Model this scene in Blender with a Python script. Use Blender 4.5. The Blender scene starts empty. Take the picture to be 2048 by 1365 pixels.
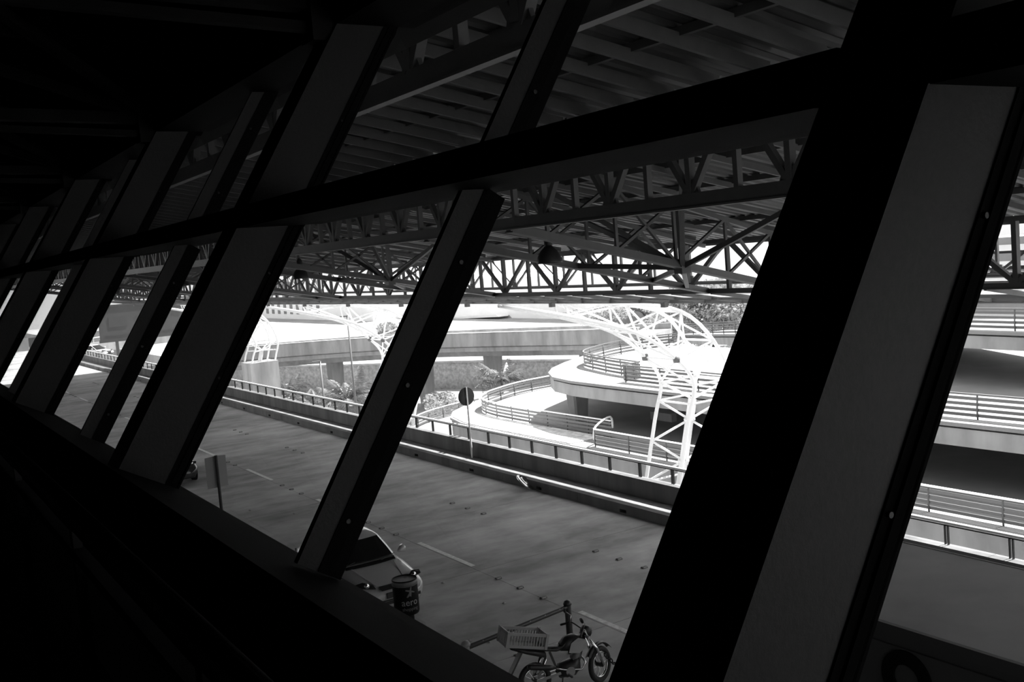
import bpy, bmesh, math, random
from mathutils import Vector, Matrix
random.seed(7)
SC = bpy.context.scene
COL = SC.collection
V = Vector
# ------------------------------------------------------------------ camera, sky, sun, exposure
EYE = 7.8                                    # eye height above the road
def cam_matrix(a, b, c):
    ca, sa, cb, sb, cc, sc = math.cos(a), math.sin(a), math.cos(b), math.sin(b), math.cos(c), math.sin(c)
    Bm = Matrix(((1,0,0),(0,0,-1),(0,1,0)))
    Rz = Matrix(((ca,-sa,0),(sa,ca,0),(0,0,1)))
    Rx = Matrix(((1,0,0),(0,cb,-sb),(0,sb,cb)))
    Rr = Matrix(((cc,-sc,0),(sc,cc,0),(0,0,1)))
    R = Rr @ Rx @ Bm @ Rz
    r, d, f = R[0], R[1], R[2]
    return Matrix(((r[0],-d[0],-f[0]),(r[1],-d[1],-f[1]),(r[2],-d[2],-f[2])))
cd = bpy.data.cameras.new('camera'); cam = bpy.data.objects.new('camera', cd); COL.objects.link(cam)
cam.matrix_world = Matrix.Translation((0,0,EYE)) @ cam_matrix(-1.0116, 0.0859, -0.0819).to_4x4()
cd.sensor_width = 36; cd.lens = 36*2045.7/2048; cd.clip_start = .02; cd.clip_end = 3000
SC.camera = cam
w = bpy.data.worlds.new('hazy_sky'); SC.world = w; w.use_nodes = True
bg = w.node_tree.nodes['Background']; bg.inputs[0].default_value = (1,1,1,1); bg.inputs[1].default_value = 1.0
sd = bpy.data.lights.new('sun_offscreen', 'SUN'); sun = bpy.data.objects.new('sun_offscreen', sd); COL.objects.link(sun)
sd.energy = 15.0; sd.angle = math.radians(.53)
sun.rotation_euler = V((.06,.54,1)).to_track_quat('Z','Y').to_euler(); sun.location = (0,40,60)
SC.view_settings.view_transform = 'Standard'; SC.view_settings.look = 'None'
SC.view_settings.gamma = 1; SC.view_settings.use_curve_mapping = False
SC.view_settings.exposure = 0.6

# ------------------------------------------------------------------ materials
def mat(name, v, rough=.7, var=.0, scale=3., stretch=(1,1,1), metal=0., spec=.5, bump=0., coat=0., v2=None, coords='Object', streak=None):
    m = bpy.data.materials.new(name); m.use_nodes = True
    nt = m.node_tree; b = nt.nodes['Principled BSDF']
    b.inputs['Base Color'].default_value = (v,v,v,1); b.inputs['Roughness'].default_value = rough
    b.inputs['Metallic'].default_value = metal; b.inputs['Specular IOR Level'].default_value = spec
    b.inputs['Coat Weight'].default_value = coat
    if var > 0 or bump > 0:
        geo = nt.nodes.new('ShaderNodeNewGeometry')
        mp = nt.nodes.new('ShaderNodeMapping'); mp.inputs['Scale'].default_value = stretch
        nt.links.new(geo.outputs['Position'], mp.inputs[0])
        n = nt.nodes.new('ShaderNodeTexNoise'); n.inputs['Scale'].default_value = scale
        n.inputs['Detail'].default_value = 8; n.inputs['Roughness'].default_value = .62
        nt.links.new(mp.outputs[0], n.inputs['Vector'])
        fac = n.outputs[0]
        if streak:
            mp2 = nt.nodes.new('ShaderNodeMapping'); mp2.inputs['Scale'].default_value = streak[0]
            nt.links.new(geo.outputs['Position'], mp2.inputs[0])
            n2 = nt.nodes.new('ShaderNodeTexNoise'); n2.inputs['Scale'].default_value = streak[1]; n2.inputs['Detail'].default_value = 5
            nt.links.new(mp2.outputs[0], n2.inputs['Vector'])
            mx = nt.nodes.new('ShaderNodeMath'); mx.operation = 'ADD'
            nt.links.new(fac, mx.inputs[0]); nt.links.new(n2.outputs[0], mx.inputs[1])
            hf = nt.nodes.new('ShaderNodeMath'); hf.operation = 'MULTIPLY'; hf.inputs[1].default_value = .5
            nt.links.new(mx.outputs[0], hf.inputs[0]); fac = hf.outputs[0]
        r = nt.nodes.new('ShaderNodeValToRGB')
        lo, hi = (v*(1-var), v*(1+var)) if v2 is None else (v, v2)
        r.color_ramp.elements[0].position = .32; r.color_ramp.elements[1].position = .68
        r.color_ramp.elements[0].color = (lo,lo,lo,1); r.color_ramp.elements[1].color = (hi,hi,hi,1)
        nt.links.new(fac, r.inputs[0]); nt.links.new(r.outputs[0], b.inputs['Base Color'])
        if bump > 0:
            bp = nt.nodes.new('ShaderNodeBump'); bp.inputs['Strength'].default_value = bump; bp.inputs['Distance'].default_value = .02
            nt.links.new(fac, bp.inputs['Height']); nt.links.new(bp.outputs[0], b.inputs['Normal'])
    return m
def glassmat(name, tint, refl, rough=.0):
    m = bpy.data.materials.new(name); m.use_nodes = True; nt = m.node_tree
    for n in list(nt.nodes): nt.nodes.remove(n)
    out = nt.nodes.new('ShaderNodeOutputMaterial'); mix = nt.nodes.new('ShaderNodeMixShader')
    tr = nt.nodes.new('ShaderNodeBsdfTransparent'); tr.inputs[0].default_value = (tint,tint,tint,1)
    gl = nt.nodes.new('ShaderNodeBsdfGlossy'); gl.inputs['Roughness'].default_value = rough
    fr = nt.nodes.new('ShaderNodeFresnel')
    ge = nt.nodes.new('ShaderNodeNewGeometry'); mr = nt.nodes.new('ShaderNodeMapRange')     # same index on both faces of the thin pane
    mr.inputs[3].default_value = 1.45; mr.inputs[4].default_value = 1/1.45
    nt.links.new(ge.outputs['Backfacing'], mr.inputs[0]); nt.links.new(mr.outputs[0], fr.inputs[0])
    mu = nt.nodes.new('ShaderNodeMath'); mu.operation = 'MULTIPLY'; mu.inputs[1].default_value = refl
    nt.links.new(fr.outputs[0], mu.inputs[0]); nt.links.new(mu.outputs[0], mix.inputs[0])
    nt.links.new(tr.outputs[0], mix.inputs[1]); nt.links.new(gl.outputs[0], mix.inputs[2]); nt.links.new(mix.outputs[0], out.inputs[0])
    return m
M = dict(
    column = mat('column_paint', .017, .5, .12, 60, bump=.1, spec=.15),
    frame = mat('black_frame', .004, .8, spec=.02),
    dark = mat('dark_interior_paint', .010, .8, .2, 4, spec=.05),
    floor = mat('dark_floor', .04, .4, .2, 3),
    rail = mat('brushed_steel', .25, .25, metal=1.),
    bolt = mat('bolt_steel', .012, .5, spec=.3),
    pane = glassmat('window_glass', .98, .8),
    glass = glassmat('railing_glass', .9, .5),
    road = mat('road_concrete', .13, .75, scale=1.3, stretch=(1,.55,1), v2=.50, bump=.15, streak=((1,.26,1),.42), var=.1),
    stripe = mat('road_paint', .66, .7, .25, 9),
    marker = mat('marker_body', .10, .6, .3, 20),
    lens = mat('marker_lens', .5, .3),
    kerb = mat('kerb_concrete', .07, .85, .25, 2.5), 
    wall = mat('parapet_concrete', .13, .9, .35, 1.2, stretch=(1,1,.15), bump=.1),
    steel = mat('grey_truss_paint', .10, .5, .1, 5),
    steel_d = mat('dark_truss_paint', .016, .5, .1, 5),
    deckm = mat('roof_sheet', .06, .45, .1, 1),
    fringe = mat('pale_eave_sheet', .55, .6, .1, 1),
    white = mat('white_paint', .82, .4),
    whiteb = mat('white_render', .85, .8, .05, .3),
    conc = mat('pale_concrete', .30, .85, .22, .9, stretch=(1,1,.35), bump=.05),
    concd = mat('grey_concrete', .30, .9, .28, .8, stretch=(1,1,.2)),
    slab = mat('slab_concrete', .22, .85, .15, .4),
    ground = mat('paving', .30, .9, .2, .15),
    rough = mat('rough_retaining_wall', .27, .95, .35, 2.5),
    ramprail = mat('grey_railing_paint', .13, .5),
    black = mat('black_rubber', .012, .75),
    blackp = mat('black_plastic', .02, .45),
    chrome = mat('chrome', .75, .15, metal=1.),
    carw = mat('silver_white_car_paint', .45, .3, coat=.8),
    card = mat('dark_car_paint', .03, .3, coat=.8),
    carg = mat('car_glass', .01, .08),
    headl = mat('dark_headlamp', .03, .1),
    lamp = mat('headlamp_lens', .35, .12),
    signback = mat('sign_back', .03, .6),
    signgrey = mat('sign_plate_grey', .30, .6),
    drum = mat('black_banner', .005, .6, spec=.15),
    print = mat('grey_print', .30, .6),
    printd = mat('dark_grey_print', .08, .6),
    rimgrey = mat('rim_grey', .13, .5),
    bell = mat('dark_lamp_shade', .04, .4),
    crate = mat('grey_plastic_crate', .30, .6),
    leaf = mat('leaf', .36, .4, .6, 2.5),
    palmleaf = mat('palm_leaf', .20, .28, .5, 2.5),
    leafd = mat('leaf_dark', .06, .45, .4, 2.5),
    bark = mat('bark', .15, .9, .3, 5),
    windowd = mat('dark_window', .02, .2),
    grey = mat('grey_panel', .32, .7, .1, 1),
    board = mat('billboard_back_grey', .09, .7, .08, .5),
    soil = mat('planting_gravel', .55, .95, .45, 2.5),
    canopy = mat('canopy_concrete', .36, .8, scale=.7, v2=.48, var=.1),
    gravel = mat('gravel', .4, .9),
)
def translucent(m, k, v):
    nt = m.node_tree; b = nt.nodes['Principled BSDF']; out = [n for n in nt.nodes if n.type == 'OUTPUT_MATERIAL'][0]
    tr = nt.nodes.new('ShaderNodeBsdfTranslucent'); tr.inputs[0].default_value = (v,v,v,1)
    mx = nt.nodes.new('ShaderNodeMixShader'); mx.inputs[0].default_value = k
    nt.links.new(b.outputs[0], mx.inputs[1]); nt.links.new(tr.outputs[0], mx.inputs[2]); nt.links.new(mx.outputs[0], out.inputs[0])
M['eavesheet'] = mat('translucent_eave_sheet', .5, .6); translucent(M['eavesheet'], .55, .75)
translucent(M['leaf'], .35, .30); translucent(M['palmleaf'], .2, .2)
# ------------------------------------------------------------------ builders
ORG = {}
def tag(o, label=None, cat=None, group=None, kind=None):
    if label: o['label'] = label
    if cat: o['category'] = cat
    if group: o['group'] = group
    if kind: o['kind'] = kind
    return o
def thing(name, loc, label=None, cat=None, group=None, kind=None, rot=None, world=True):
    o = bpy.data.objects.new(name, None); COL.objects.link(o); o.empty_display_size = .2
    o.location = loc
    if rot: o.rotation_euler = rot
    ORG[o] = V(loc) if world and not rot else V((0,0,0))
    return tag(o, label, cat, group, kind)
def link(name, me, parent, M4=None):
    o = bpy.data.objects.new(name, me); COL.objects.link(o)
    off = ORG.get(parent, V((0,0,0))) if parent else V((0,0,0))
    B = Matrix.Translation(-off) @ (M4 if M4 is not None else Matrix.Identity(4))
    if parent: o.parent = parent
    o.matrix_basis = B
    if parent and M4 is None: ORG[o] = V((0,0,0)) 
    return o
def meshd(name, vs, fs, m, smooth=False):
    me = bpy.data.meshes.new(name); me.from_pydata([tuple(v) for v in vs], [], fs); me.update()
    if m: me.materials.append(m)
    if smooth:
        for p in me.polygons: p.use_smooth = True
    return me
def fixn(me):
    bm = bmesh.new(); bm.from_mesh(me); bmesh.ops.recalc_face_normals(bm, faces=bm.faces); bm.to_mesh(me); bm.free(); return me
def solid(name, vs, fs, m, parent=None, smooth=False, M4=None):
    return link(name, fixn(meshd(name, vs, fs, m, smooth)), parent, M4)
_cube = {}
def cube(m):
    if m.name not in _cube:
        vs = [(x,y,z) for x in (-.5,.5) for y in (-.5,.5) for z in (-.5,.5)]
        fs = [(0,1,3,2),(4,6,7,5),(0,4,5,1),(2,3,7,6),(0,2,6,4),(1,5,7,3)]
        _cube[m.name] = meshd('bar', vs, fs, m)
    return _cube[m.name]
def box(name, x0, x1, y0, y1, z0, z1, m, parent=None):
    M4 = Matrix.Translation(((x0+x1)/2,(y0+y1)/2,(z0+z1)/2)) @ Matrix.Diagonal((abs(x1-x0),abs(y1-y0),abs(z1-z0),1))
    return link(name, cube(m), parent, M4)
def bar(name, p, q, wd, ht, m, parent=None, up=(0,0,1)):
    p, q = V(p), V(q); d = q-p; L = d.length; x = d/L
    y = V(up).cross(x)
    if y.length < 1e-4: y = V((0,1,0)).cross(x)
    y.normalize(); z = x.cross(y)
    R = Matrix((x,y,z)).transposed().to_4x4()
    return link(name, cube(m), parent, Matrix.Translation((p+q)/2) @ R @ Matrix.Diagonal((L,wd,ht,1)))
_cyl = {}
def rod(name, p, q, r, m, parent=None, n=10):
    k = (m.name, n)
    if k not in _cyl:
        vs = []; 
        for x in (-.5,.5):
            vs += [(x, math.cos(2*math.pi*i/n), math.sin(2*math.pi*i/n)) for i in range(n)]
        fs = [(i,(i+1)%n,n+(i+1)%n,n+i) for i in range(n)] + [tuple(range(n))[::-1], tuple(range(n,2*n))]
        me = fixn(meshd('rod', vs, fs, m))
        for p_ in me.polygons: p_.use_smooth = len(p_.vertices) == 4
        _cyl[k] = me
    p, q = V(p), V(q); d = q-p; L = d.length; x = d/L
    y = V((0,0,1)).cross(x)
    if y.length < 1e-4: y = V((0,1,0)).cross(x)
    y.normalize(); z = x.cross(y)
    return link(name, _cyl[k], parent, Matrix.Translation((p+q)/2) @ Matrix((x,y,z)).transposed().to_4x4() @ Matrix.Diagonal((L,r,r,1)))
def smooth_path(pts, sub=6):
    pts = [V(p) for p in pts]; out = []
    for i in range(len(pts)-1):
        p0 = pts[max(i-1,0)]; p1 = pts[i]; p2 = pts[i+1]; p3 = pts[min(i+2,len(pts)-1)]
        for j in range(sub):
            t = j/sub
            out.append(.5*((2*p1)+(p2-p0)*t+(2*p0-5*p1+4*p2-p3)*t*t+(3*p1-p0-3*p2+p3)*t**3))
    out.append(pts[-1]); return out
def sweep(name, path, prof, m, parent=None, smooth=False):
    """sweep a profile (u sideways to the right of travel, v up) along a path; upright frames"""
    path = [V(p) for p in path]; n = len(prof); vs = []; fs = []
    for i, p in enumerate(path):
        a = path[max(i-1,0)]; b = path[min(i+1,len(path)-1)]
        t = (b-a); t.z = 0; t.normalize(); s = V((t.y,-t.x,0))
        for u, v in prof: vs.append(p+s*u+V((0,0,v)))
    for i in range(len(path)-1):
        for j in range(n): fs.append((i*n+j, i*n+(j+1)%n, (i+1)*n+(j+1)%n, (i+1)*n+j))
    fs.append(tuple(range(n))); fs.append(tuple(range((len(path)-1)*n, len(path)*n)))
    return solid(name, vs, fs, m, parent, smooth)
def rect(u0,u1,v0,v1): return [(u0,v0),(u1,v0),(u1,v1),(u0,v1)]
def tubemesh(path, r, n=8):
    path = [V(p) for p in path]; vs = []; fs = []; prev = None
    rr = r if isinstance(r,(list,tuple)) else [r]*len(path)
    for i, p in enumerate(path):
        t = (path[min(i+1,len(path)-1)]-path[max(i-1,0)]).normalized()
        if prev is None:
            a = t.orthogonal().normalized()
        else:
            a = (prev - t*prev.dot(t)).normalized()
        prev = a; b = t.cross(a)
        for j in range(n):
            th = 2*math.pi*j/n; vs.append(p+(a*math.cos(th)+b*math.sin(th))*rr[i])
    for i in range(len(path)-1):
        for j in range(n): fs.append((i*n+j, i*n+(j+1)%n, (i+1)*n+(j+1)%n, (i+1)*n+j))
    fs.append(tuple(range(n))); fs.append(tuple(range((len(path)-1)*n, len(path)*n)))
    return vs, fs
def tube(name, path, r, m, parent=None, n=8, M4=None):
    vs, fs = tubemesh(path, r, n); return solid(name, vs, fs, m, parent, True, M4)
def lathe(name, prof, m, parent=None, n=24, M4=None, smooth=True):
    vs = []; fs = []
    for r, z in prof:
        for j in range(n):
            th = 2*math.pi*j/n; vs.append((r*math.cos(th), r*math.sin(th), z))
    k = len(prof)
    for i in range(k-1):
        for j in range(n): fs.append((i*n+j, i*n+(j+1)%n, (i+1)*n+(j+1)%n, (i+1)*n+j))
    if prof[0][0] > 1e-5: fs.append(tuple(range(n)))
    if prof[-1][0] > 1e-5: fs.append(tuple(range((k-1)*n, k*n)))
    me = meshd(name, vs, fs, m, smooth)
    bm = bmesh.new(); bm.from_mesh(me); bmesh.ops.remove_doubles(bm, verts=bm.verts, dist=1e-5); bmesh.ops.recalc_face_normals(bm, faces=bm.faces); bm.to_mesh(me); bm.free()
    return link(name, me, parent, M4)
def loft(name, secs, m, parent=None, caps=True, smooth=True, closed=True):
    n = len(secs[0]); vs = [p for s in secs for p in s]; fs = []
    for i in range(len(secs)-1):
        for j in range(n if closed else n-1): fs.append((i*n+j, i*n+(j+1)%n, (i+1)*n+(j+1)%n, (i+1)*n+j))
    if caps: fs.append(tuple(range(n))); fs.append(tuple(range((len(secs)-1)*n, len(secs)*n)))
    return solid(name, vs, fs, m, parent, smooth)
def prism(name, outline, axis0, axis1, m, parent=None):
    """outline: list of 3D points, extruded by the vector axis1-axis0"""
    d = V(axis1)-V(axis0); n = len(outline)
    vs = [V(p)+V(axis0) for p in outline] + [V(p)+V(axis0)+d for p in outline]
    fs = [tuple(range(n)), tuple(range(n,2*n))] + [(i,(i+1)%n,n+(i+1)%n,n+i) for i in range(n)]
    return solid(name, vs, fs, m, parent)
def textmesh(s, size):
    cu = bpy.data.curves.new('t','FONT'); cu.body = s; cu.size = size; cu.align_x = 'CENTER'; cu.extrude = .002; cu.resolution_u = 3
    o = bpy.data.objects.new('t', cu); COL.objects.link(o)
    dg = bpy.context.evaluated_depsgraph_get(); me = bpy.data.meshes.new_from_object(o.evaluated_get(dg))
    bpy.data.objects.remove(o); bpy.data.curves.remove(cu); return me

# ================================================================== THE SLANTED WINDOW WALL
BE = math.radians(31.92); SB, CB = math.sin(BE), math.cos(BE)
def W(x, s, o): return V((x, 1.185+s*SB-o*CB, 6.8+s*CB+o*SB))       # x along the wall, s up the slope, o inward
PITCH, X1 = 3.83, -1.105
def wbox(name, x0, x1, s0, s1, o0, o1, m, parent=None):
    vs = [W(x,s,o) for x in (x0,x1) for s in (s0,s1) for o in (o0,o1)]
    fs = [(0,1,3,2),(4,6,7,5),(0,4,5,1),(2,3,7,6),(0,2,6,4),(1,5,7,3)]
    return solid(name, vs, fs, m, parent)
def wprism(name, x0, x1, so, m, parent=None):
    n = len(so); vs = [W(x0,s,o) for s,o in so]+[W(x1,s,o) for s,o in so]
    fs = [tuple(range(n)), tuple(range(n,2*n))]+[(i,(i+1)%n,n+(i+1)%n,n+i) for i in range(n)]
    return solid(name, vs, fs, m, parent)
KMIN, KMAX = -1, 10
COLLAB = 'slanted grey steel column between the leaning window bays'
for k in range(KMIN, KMAX+1):
    x1 = X1-PITCH*k; x0 = x1-.235
    t = thing('window_column', W(x1-.1,-.2,.2), COLLAB, 'column', 'slanted columns of the window wall')
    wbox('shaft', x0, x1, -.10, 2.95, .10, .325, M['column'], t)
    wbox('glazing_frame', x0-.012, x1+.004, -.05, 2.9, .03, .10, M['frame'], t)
    wbox('frame_rib', x1+.003, x1+.009, 0, 2.6, .062, .076, M['frame'], t)
    for s in (.55, 1.12, 2.0):
        q = W(x1+.003, s, .088); rod('bolt', q, q+V((.008,0,0)), .006, M['bolt'], t, 8)
for k in range(KMIN, KMAX):
    # bay between column k+1 (left) and column k (right)
    a = X1-PITCH*(k+1)+.004; b = X1-PITCH*k-.235-.012; xm = X1-PITCH*k-1.978
    n = k-KMIN+1
    wn = thing('window_%d' % n, W((a+b)/2, 0, 0), kind='structure')
    for x0, x1 in ((a, xm), (xm+.035, b)):
        wbox('pane', x0, x1, -.03, 1.46, -.0+.038, .046, M['pane'], wn)
        wbox('pane', x0, x1, 1.56, 2.64, -.0+.038, .046, M['pane'], wn)
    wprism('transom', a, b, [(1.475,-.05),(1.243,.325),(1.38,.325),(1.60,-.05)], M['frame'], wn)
    for s0, s1 in ((0,1.40),(1.5,2.66)):
        wbox('mullion', xm+.003, xm+.033, s0, s1, .085, .16, M['column'], wn)
        wbox('mullion_frame', xm-.002, xm+.037, s0, s1, .0, .085, M['frame'], wn)
        for s in ((s0+.18, s0+.66, s0+1.12) if s0 == 0 else (s0+.3, s0+.8)):
            q = W(xm+.036, s, .06); rod('bolt', q, q+V((.007,0,0)), .008, M['bolt'], wn, 8)
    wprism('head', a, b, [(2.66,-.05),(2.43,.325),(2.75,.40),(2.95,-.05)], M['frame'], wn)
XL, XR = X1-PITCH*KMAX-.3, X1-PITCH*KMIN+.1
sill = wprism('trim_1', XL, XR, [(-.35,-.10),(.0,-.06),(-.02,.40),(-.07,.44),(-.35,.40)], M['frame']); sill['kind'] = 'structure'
# room: dado wall below the sill, floor, ceiling, inner wall, ends
IN = W(0,-.2,.40)
wf = thing('wall_front', (0, IN.y, 6.2), kind='structure')
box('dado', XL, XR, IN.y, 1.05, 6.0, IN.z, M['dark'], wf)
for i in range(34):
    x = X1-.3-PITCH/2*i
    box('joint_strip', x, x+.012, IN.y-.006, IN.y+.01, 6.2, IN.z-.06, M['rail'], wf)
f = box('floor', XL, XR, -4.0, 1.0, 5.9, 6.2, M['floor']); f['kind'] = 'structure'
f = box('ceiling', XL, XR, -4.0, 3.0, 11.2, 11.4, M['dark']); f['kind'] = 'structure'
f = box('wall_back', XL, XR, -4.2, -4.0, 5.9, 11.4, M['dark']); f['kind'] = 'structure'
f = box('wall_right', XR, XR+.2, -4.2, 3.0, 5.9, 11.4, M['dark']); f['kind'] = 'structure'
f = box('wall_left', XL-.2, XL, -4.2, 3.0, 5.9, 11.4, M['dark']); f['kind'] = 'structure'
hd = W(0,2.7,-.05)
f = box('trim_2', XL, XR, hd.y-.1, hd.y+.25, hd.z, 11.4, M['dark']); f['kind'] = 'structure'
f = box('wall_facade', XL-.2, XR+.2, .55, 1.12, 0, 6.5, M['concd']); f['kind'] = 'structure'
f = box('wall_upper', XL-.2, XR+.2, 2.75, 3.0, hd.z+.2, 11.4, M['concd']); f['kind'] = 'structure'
# interior roof frames
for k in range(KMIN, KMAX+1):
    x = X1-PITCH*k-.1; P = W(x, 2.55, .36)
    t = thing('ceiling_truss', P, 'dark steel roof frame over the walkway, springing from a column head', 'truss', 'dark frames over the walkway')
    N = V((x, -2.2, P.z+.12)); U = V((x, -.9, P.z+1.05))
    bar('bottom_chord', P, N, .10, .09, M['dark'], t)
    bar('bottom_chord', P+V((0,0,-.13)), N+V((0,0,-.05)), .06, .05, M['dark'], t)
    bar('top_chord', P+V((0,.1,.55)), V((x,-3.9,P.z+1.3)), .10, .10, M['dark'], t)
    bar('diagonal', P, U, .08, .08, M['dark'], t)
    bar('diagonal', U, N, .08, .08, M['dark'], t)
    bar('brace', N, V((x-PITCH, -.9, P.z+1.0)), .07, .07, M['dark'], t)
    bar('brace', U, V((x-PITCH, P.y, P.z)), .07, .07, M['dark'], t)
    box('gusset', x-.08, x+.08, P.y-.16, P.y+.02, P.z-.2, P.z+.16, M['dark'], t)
# handrail in front of the window
hr = thing('handrail', (-6, .45, 6.2), 'dark tubular handrail running in front of the leaning windows', 'handrail')
RZ = EYE-.66
tube('top_rail', [(XL+.3,.447,RZ),(XR-.3,.447,RZ)], .034, M['rail'], hr, 16)
box('lower_rail', XL+.3, XR-.3, .43, .465, RZ-.13, RZ-.10, M['blackp'], hr)
for i in range(34):
    x = XR-.6-1.37*i
    if x < XL+.4: break
    box('post', x, x+.05, .435, .46, 6.2, RZ-.02, M['blackp'], hr)

# ================================================================== ROAD, KERB, PARAPET
rd = thing('road', (-40, 10, 0), kind='structure')
# concrete slabs with joints: the carriageway is cast in bays
xs = [25-5.2*i for i in range(36)]
for i in range(len(xs)-1):
    for y0, y1 in ((1.2,7.35),(7.35,12.1),(12.1,17.82)):
        box('road_slab', xs[i+1]+.008, xs[i]-.008, y0+.006, y1-.006, -.3, 0, M['road'], rd)
box('road_bed', -162, 25, 1.2, 17.82, -.6, -.02, M['black'], rd)
for i in range(-2, 14):
    x = -14.65-7.57*i
    box('lane_stripe', x-3.0, x, 12.14, 12.27, -.001, .004, M['stripe'], rd)
sdw = box('sidewalk', -162, 25, 1.12, 7.3, .0, .14, M['kerb']); tag(sdw, kind='structure')
for Y in (12.12, 15.06):
    for g in range(-1, 10):
        for j in (-1,0,1):
            x = -19.9-7.57*g+j*.97
            if x > 4: continue
            t = thing('road_marker', (x,Y,0), 'small raised rectangular road marker set on the carriageway in a row of three', 'road marker', 'raised road markers in threes')
            sx, sy = .055, .075
            vs = [(x-sx,Y-sy,0),(x+sx,Y-sy,0),(x+sx,Y+sy,0),(x-sx,Y+sy,0),(x-sx*.55,Y-sy*.9,.042),(x+sx*.55,Y-sy*.9,.042),(x+sx*.55,Y+sy*.9,.042),(x-sx*.55,Y+sy*.9,.042)]
            solid('marker_body', vs, [(0,3,2,1),(4,5,6,7),(0,1,5,4),(1,2,6,5),(2,3,7,6),(3,0,4,7)], M['marker'], t)
            box('reflector', x+.036, x+.046, Y-.05, Y+.05, .010, .034, M['lens'], t)
PX0, PX1 = -128, 14
pp = thing('parapet', (-40,18.6,0), kind='structure')
x = PX1
while x > PX0:
    x2 = max(x-4.38, PX0)
    # kerb block with an open drain through it
    vs = []; fs = []
    a_, b_ = max(x-2.3, x2+.02), max(x-2.0, x2+.04)
    for bx0, bx1, bz0, bz1 in ((x2+.006,a_,-.2,.30),(b_,x-.006,-.2,.30),(a_,b_,-.2,.04),(a_,b_,.14,.30)):
        k_ = len(vs); vs += [(xx,yy,zz) for xx in (bx0,bx1) for yy in (17.82,18.66) for zz in (bz0,bz1)]
        fs += [tuple(k_+q for q in f4) for f4 in ((0,1,3,2),(4,6,7,5),(0,4,5,1),(2,3,7,6),(0,2,6,4),(1,5,7,3))]
    solid('kerb_block', vs, fs, M['wall'], pp)
    box('wall_panel', x2+.008, x-.008, 18.66, 18.93, -.2, .83, M['wall'], pp)
    box('wall_coping', x2+.004, x-.004, 18.655, 18.935, .82, .85, M['wall'], pp)
    x = x2
gr = thing('glass_railing', (-40,18.84,.85), 'glass panel railing with paired dark posts and pale top rail on the concrete parapet', 'railing')
rod('top_rail', (PX0,18.86,1.33), (PX1,18.86,1.33), .045, M['white'], gr, 12)
box('under_rail', PX0, PX1, 18.845, 18.875, 1.26, 1.29, M['steel_d'], gr)
x = -25.03+1.46*26
while x > PX0:
    vs = []; fs = []
    for dx in (-.045,.025):
        b0 = len(vs)
        vs += [(xx,yy,zz) for xx in (dx,dx+.02) for yy in (-.03,.03) for zz in (0,.42)]
        fs += [tuple(b0+i for i in q) for q in ((0,1,3,2),(4,6,7,5),(0,4,5,1),(2,3,7,6),(0,2,6,4),(1,5,7,3))]
    if 'post' not in _cube: _cube['post'] = meshd('post', vs, fs, M['steel_d'])
    link('post', _cube['post'], gr, Matrix.Translation((x,18.86,.84)))
    if 'gp' not in _cube:
        _cube['gp'] = meshd('pane', [(a,b_,c) for a in (0.05,1.40) for b_ in (-.005,.005) for c in (0.03,.40)], [(0,1,3,2),(4,6,7,5),(0,4,5,1),(2,3,7,6),(0,2,6,4),(1,5,7,3)], M['glass'])
    link('pane', _cube['gp'], gr, Matrix.Translation((x,18.86,.85)))
    x -= 1.46

# ================================================================== CANOPY ROOF OVER THE ROAD
RX0, RX1 = -98., 14.
SL = -.2
def zr(Y): return EYE+3.6+SL*Y            # underside of the roof sheets
T0Y, T1Y, T2Y, EVY = 4.0, 9.0, 18.4, 21.0
rf = thing('canopy_roof', (-40, 10, 9), kind='structure')
# trapezoidal sheet
prof = []; x = RX0; up = 0
while x < RX1:
    prof += [(x,0),(x+.14,0),(x+.17,.05),(x+.27,.05)]; x += .30
vs = []; fs = []
for Y in (2.2, T1Y, 19.6):
    vs += [(px, Y, zr(Y)+pz+.20) for px, pz in prof]
n = len(prof)
for r_ in range(2):
    fs += [(r_*n+i, r_*n+i+1, (r_+1)*n+i+1, (r_+1)*n+i) for i in range(n-1)]
link('roof_sheet', meshd('roof_sheet', vs, fs, M['deckm']), rf)
vs = []
for Y in (2.2, 19.6): vs += [(RX0,Y,zr(Y)+.3),(RX1,Y,zr(Y)+.3),(RX1,Y,zr(Y)+.34),(RX0,Y,zr(Y)+.34)]
solid('roof_top', vs, [(0,1,5,4),(3,2,6,7),(0,3,7,4),(1,2,6,5),(0,1,2,3),(4,5,6,7)], M['deckm'], rf)
RAF = .8186
for i in range(100):
    x = -7.58+RAF*(18-i)
    if x < -72: break
    bar('rafter', (x,2.3,zr(2.3)+.06), (x,T1Y,zr(T1Y)+.06), .05, .14, M['steel'], rf)
    bar('rafter_flange', (x,2.3,zr(2.3)-.015), (x,T1Y,zr(T1Y)-.015), .06, .012, M['steel'], rf)
for Y in (3.2,5.0,6.4,7.7,10.6,12.2,13.8,15.4,17.0):
    bar('purlin', (RX0,Y,zr(Y)+.15), (RX1,Y,zr(Y)+.15), .08, .10, M['steel'], rf)
for i in range(60):                       # rafters of the outer field, wider apart
    x = 12-3.05*i*.5
    if x < RX0: break
    bar('rafter', (x,T1Y,zr(T1Y)+.06), (x,T2Y,zr(T2Y)+.06), .06, .10, M['steel'], rf)
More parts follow.
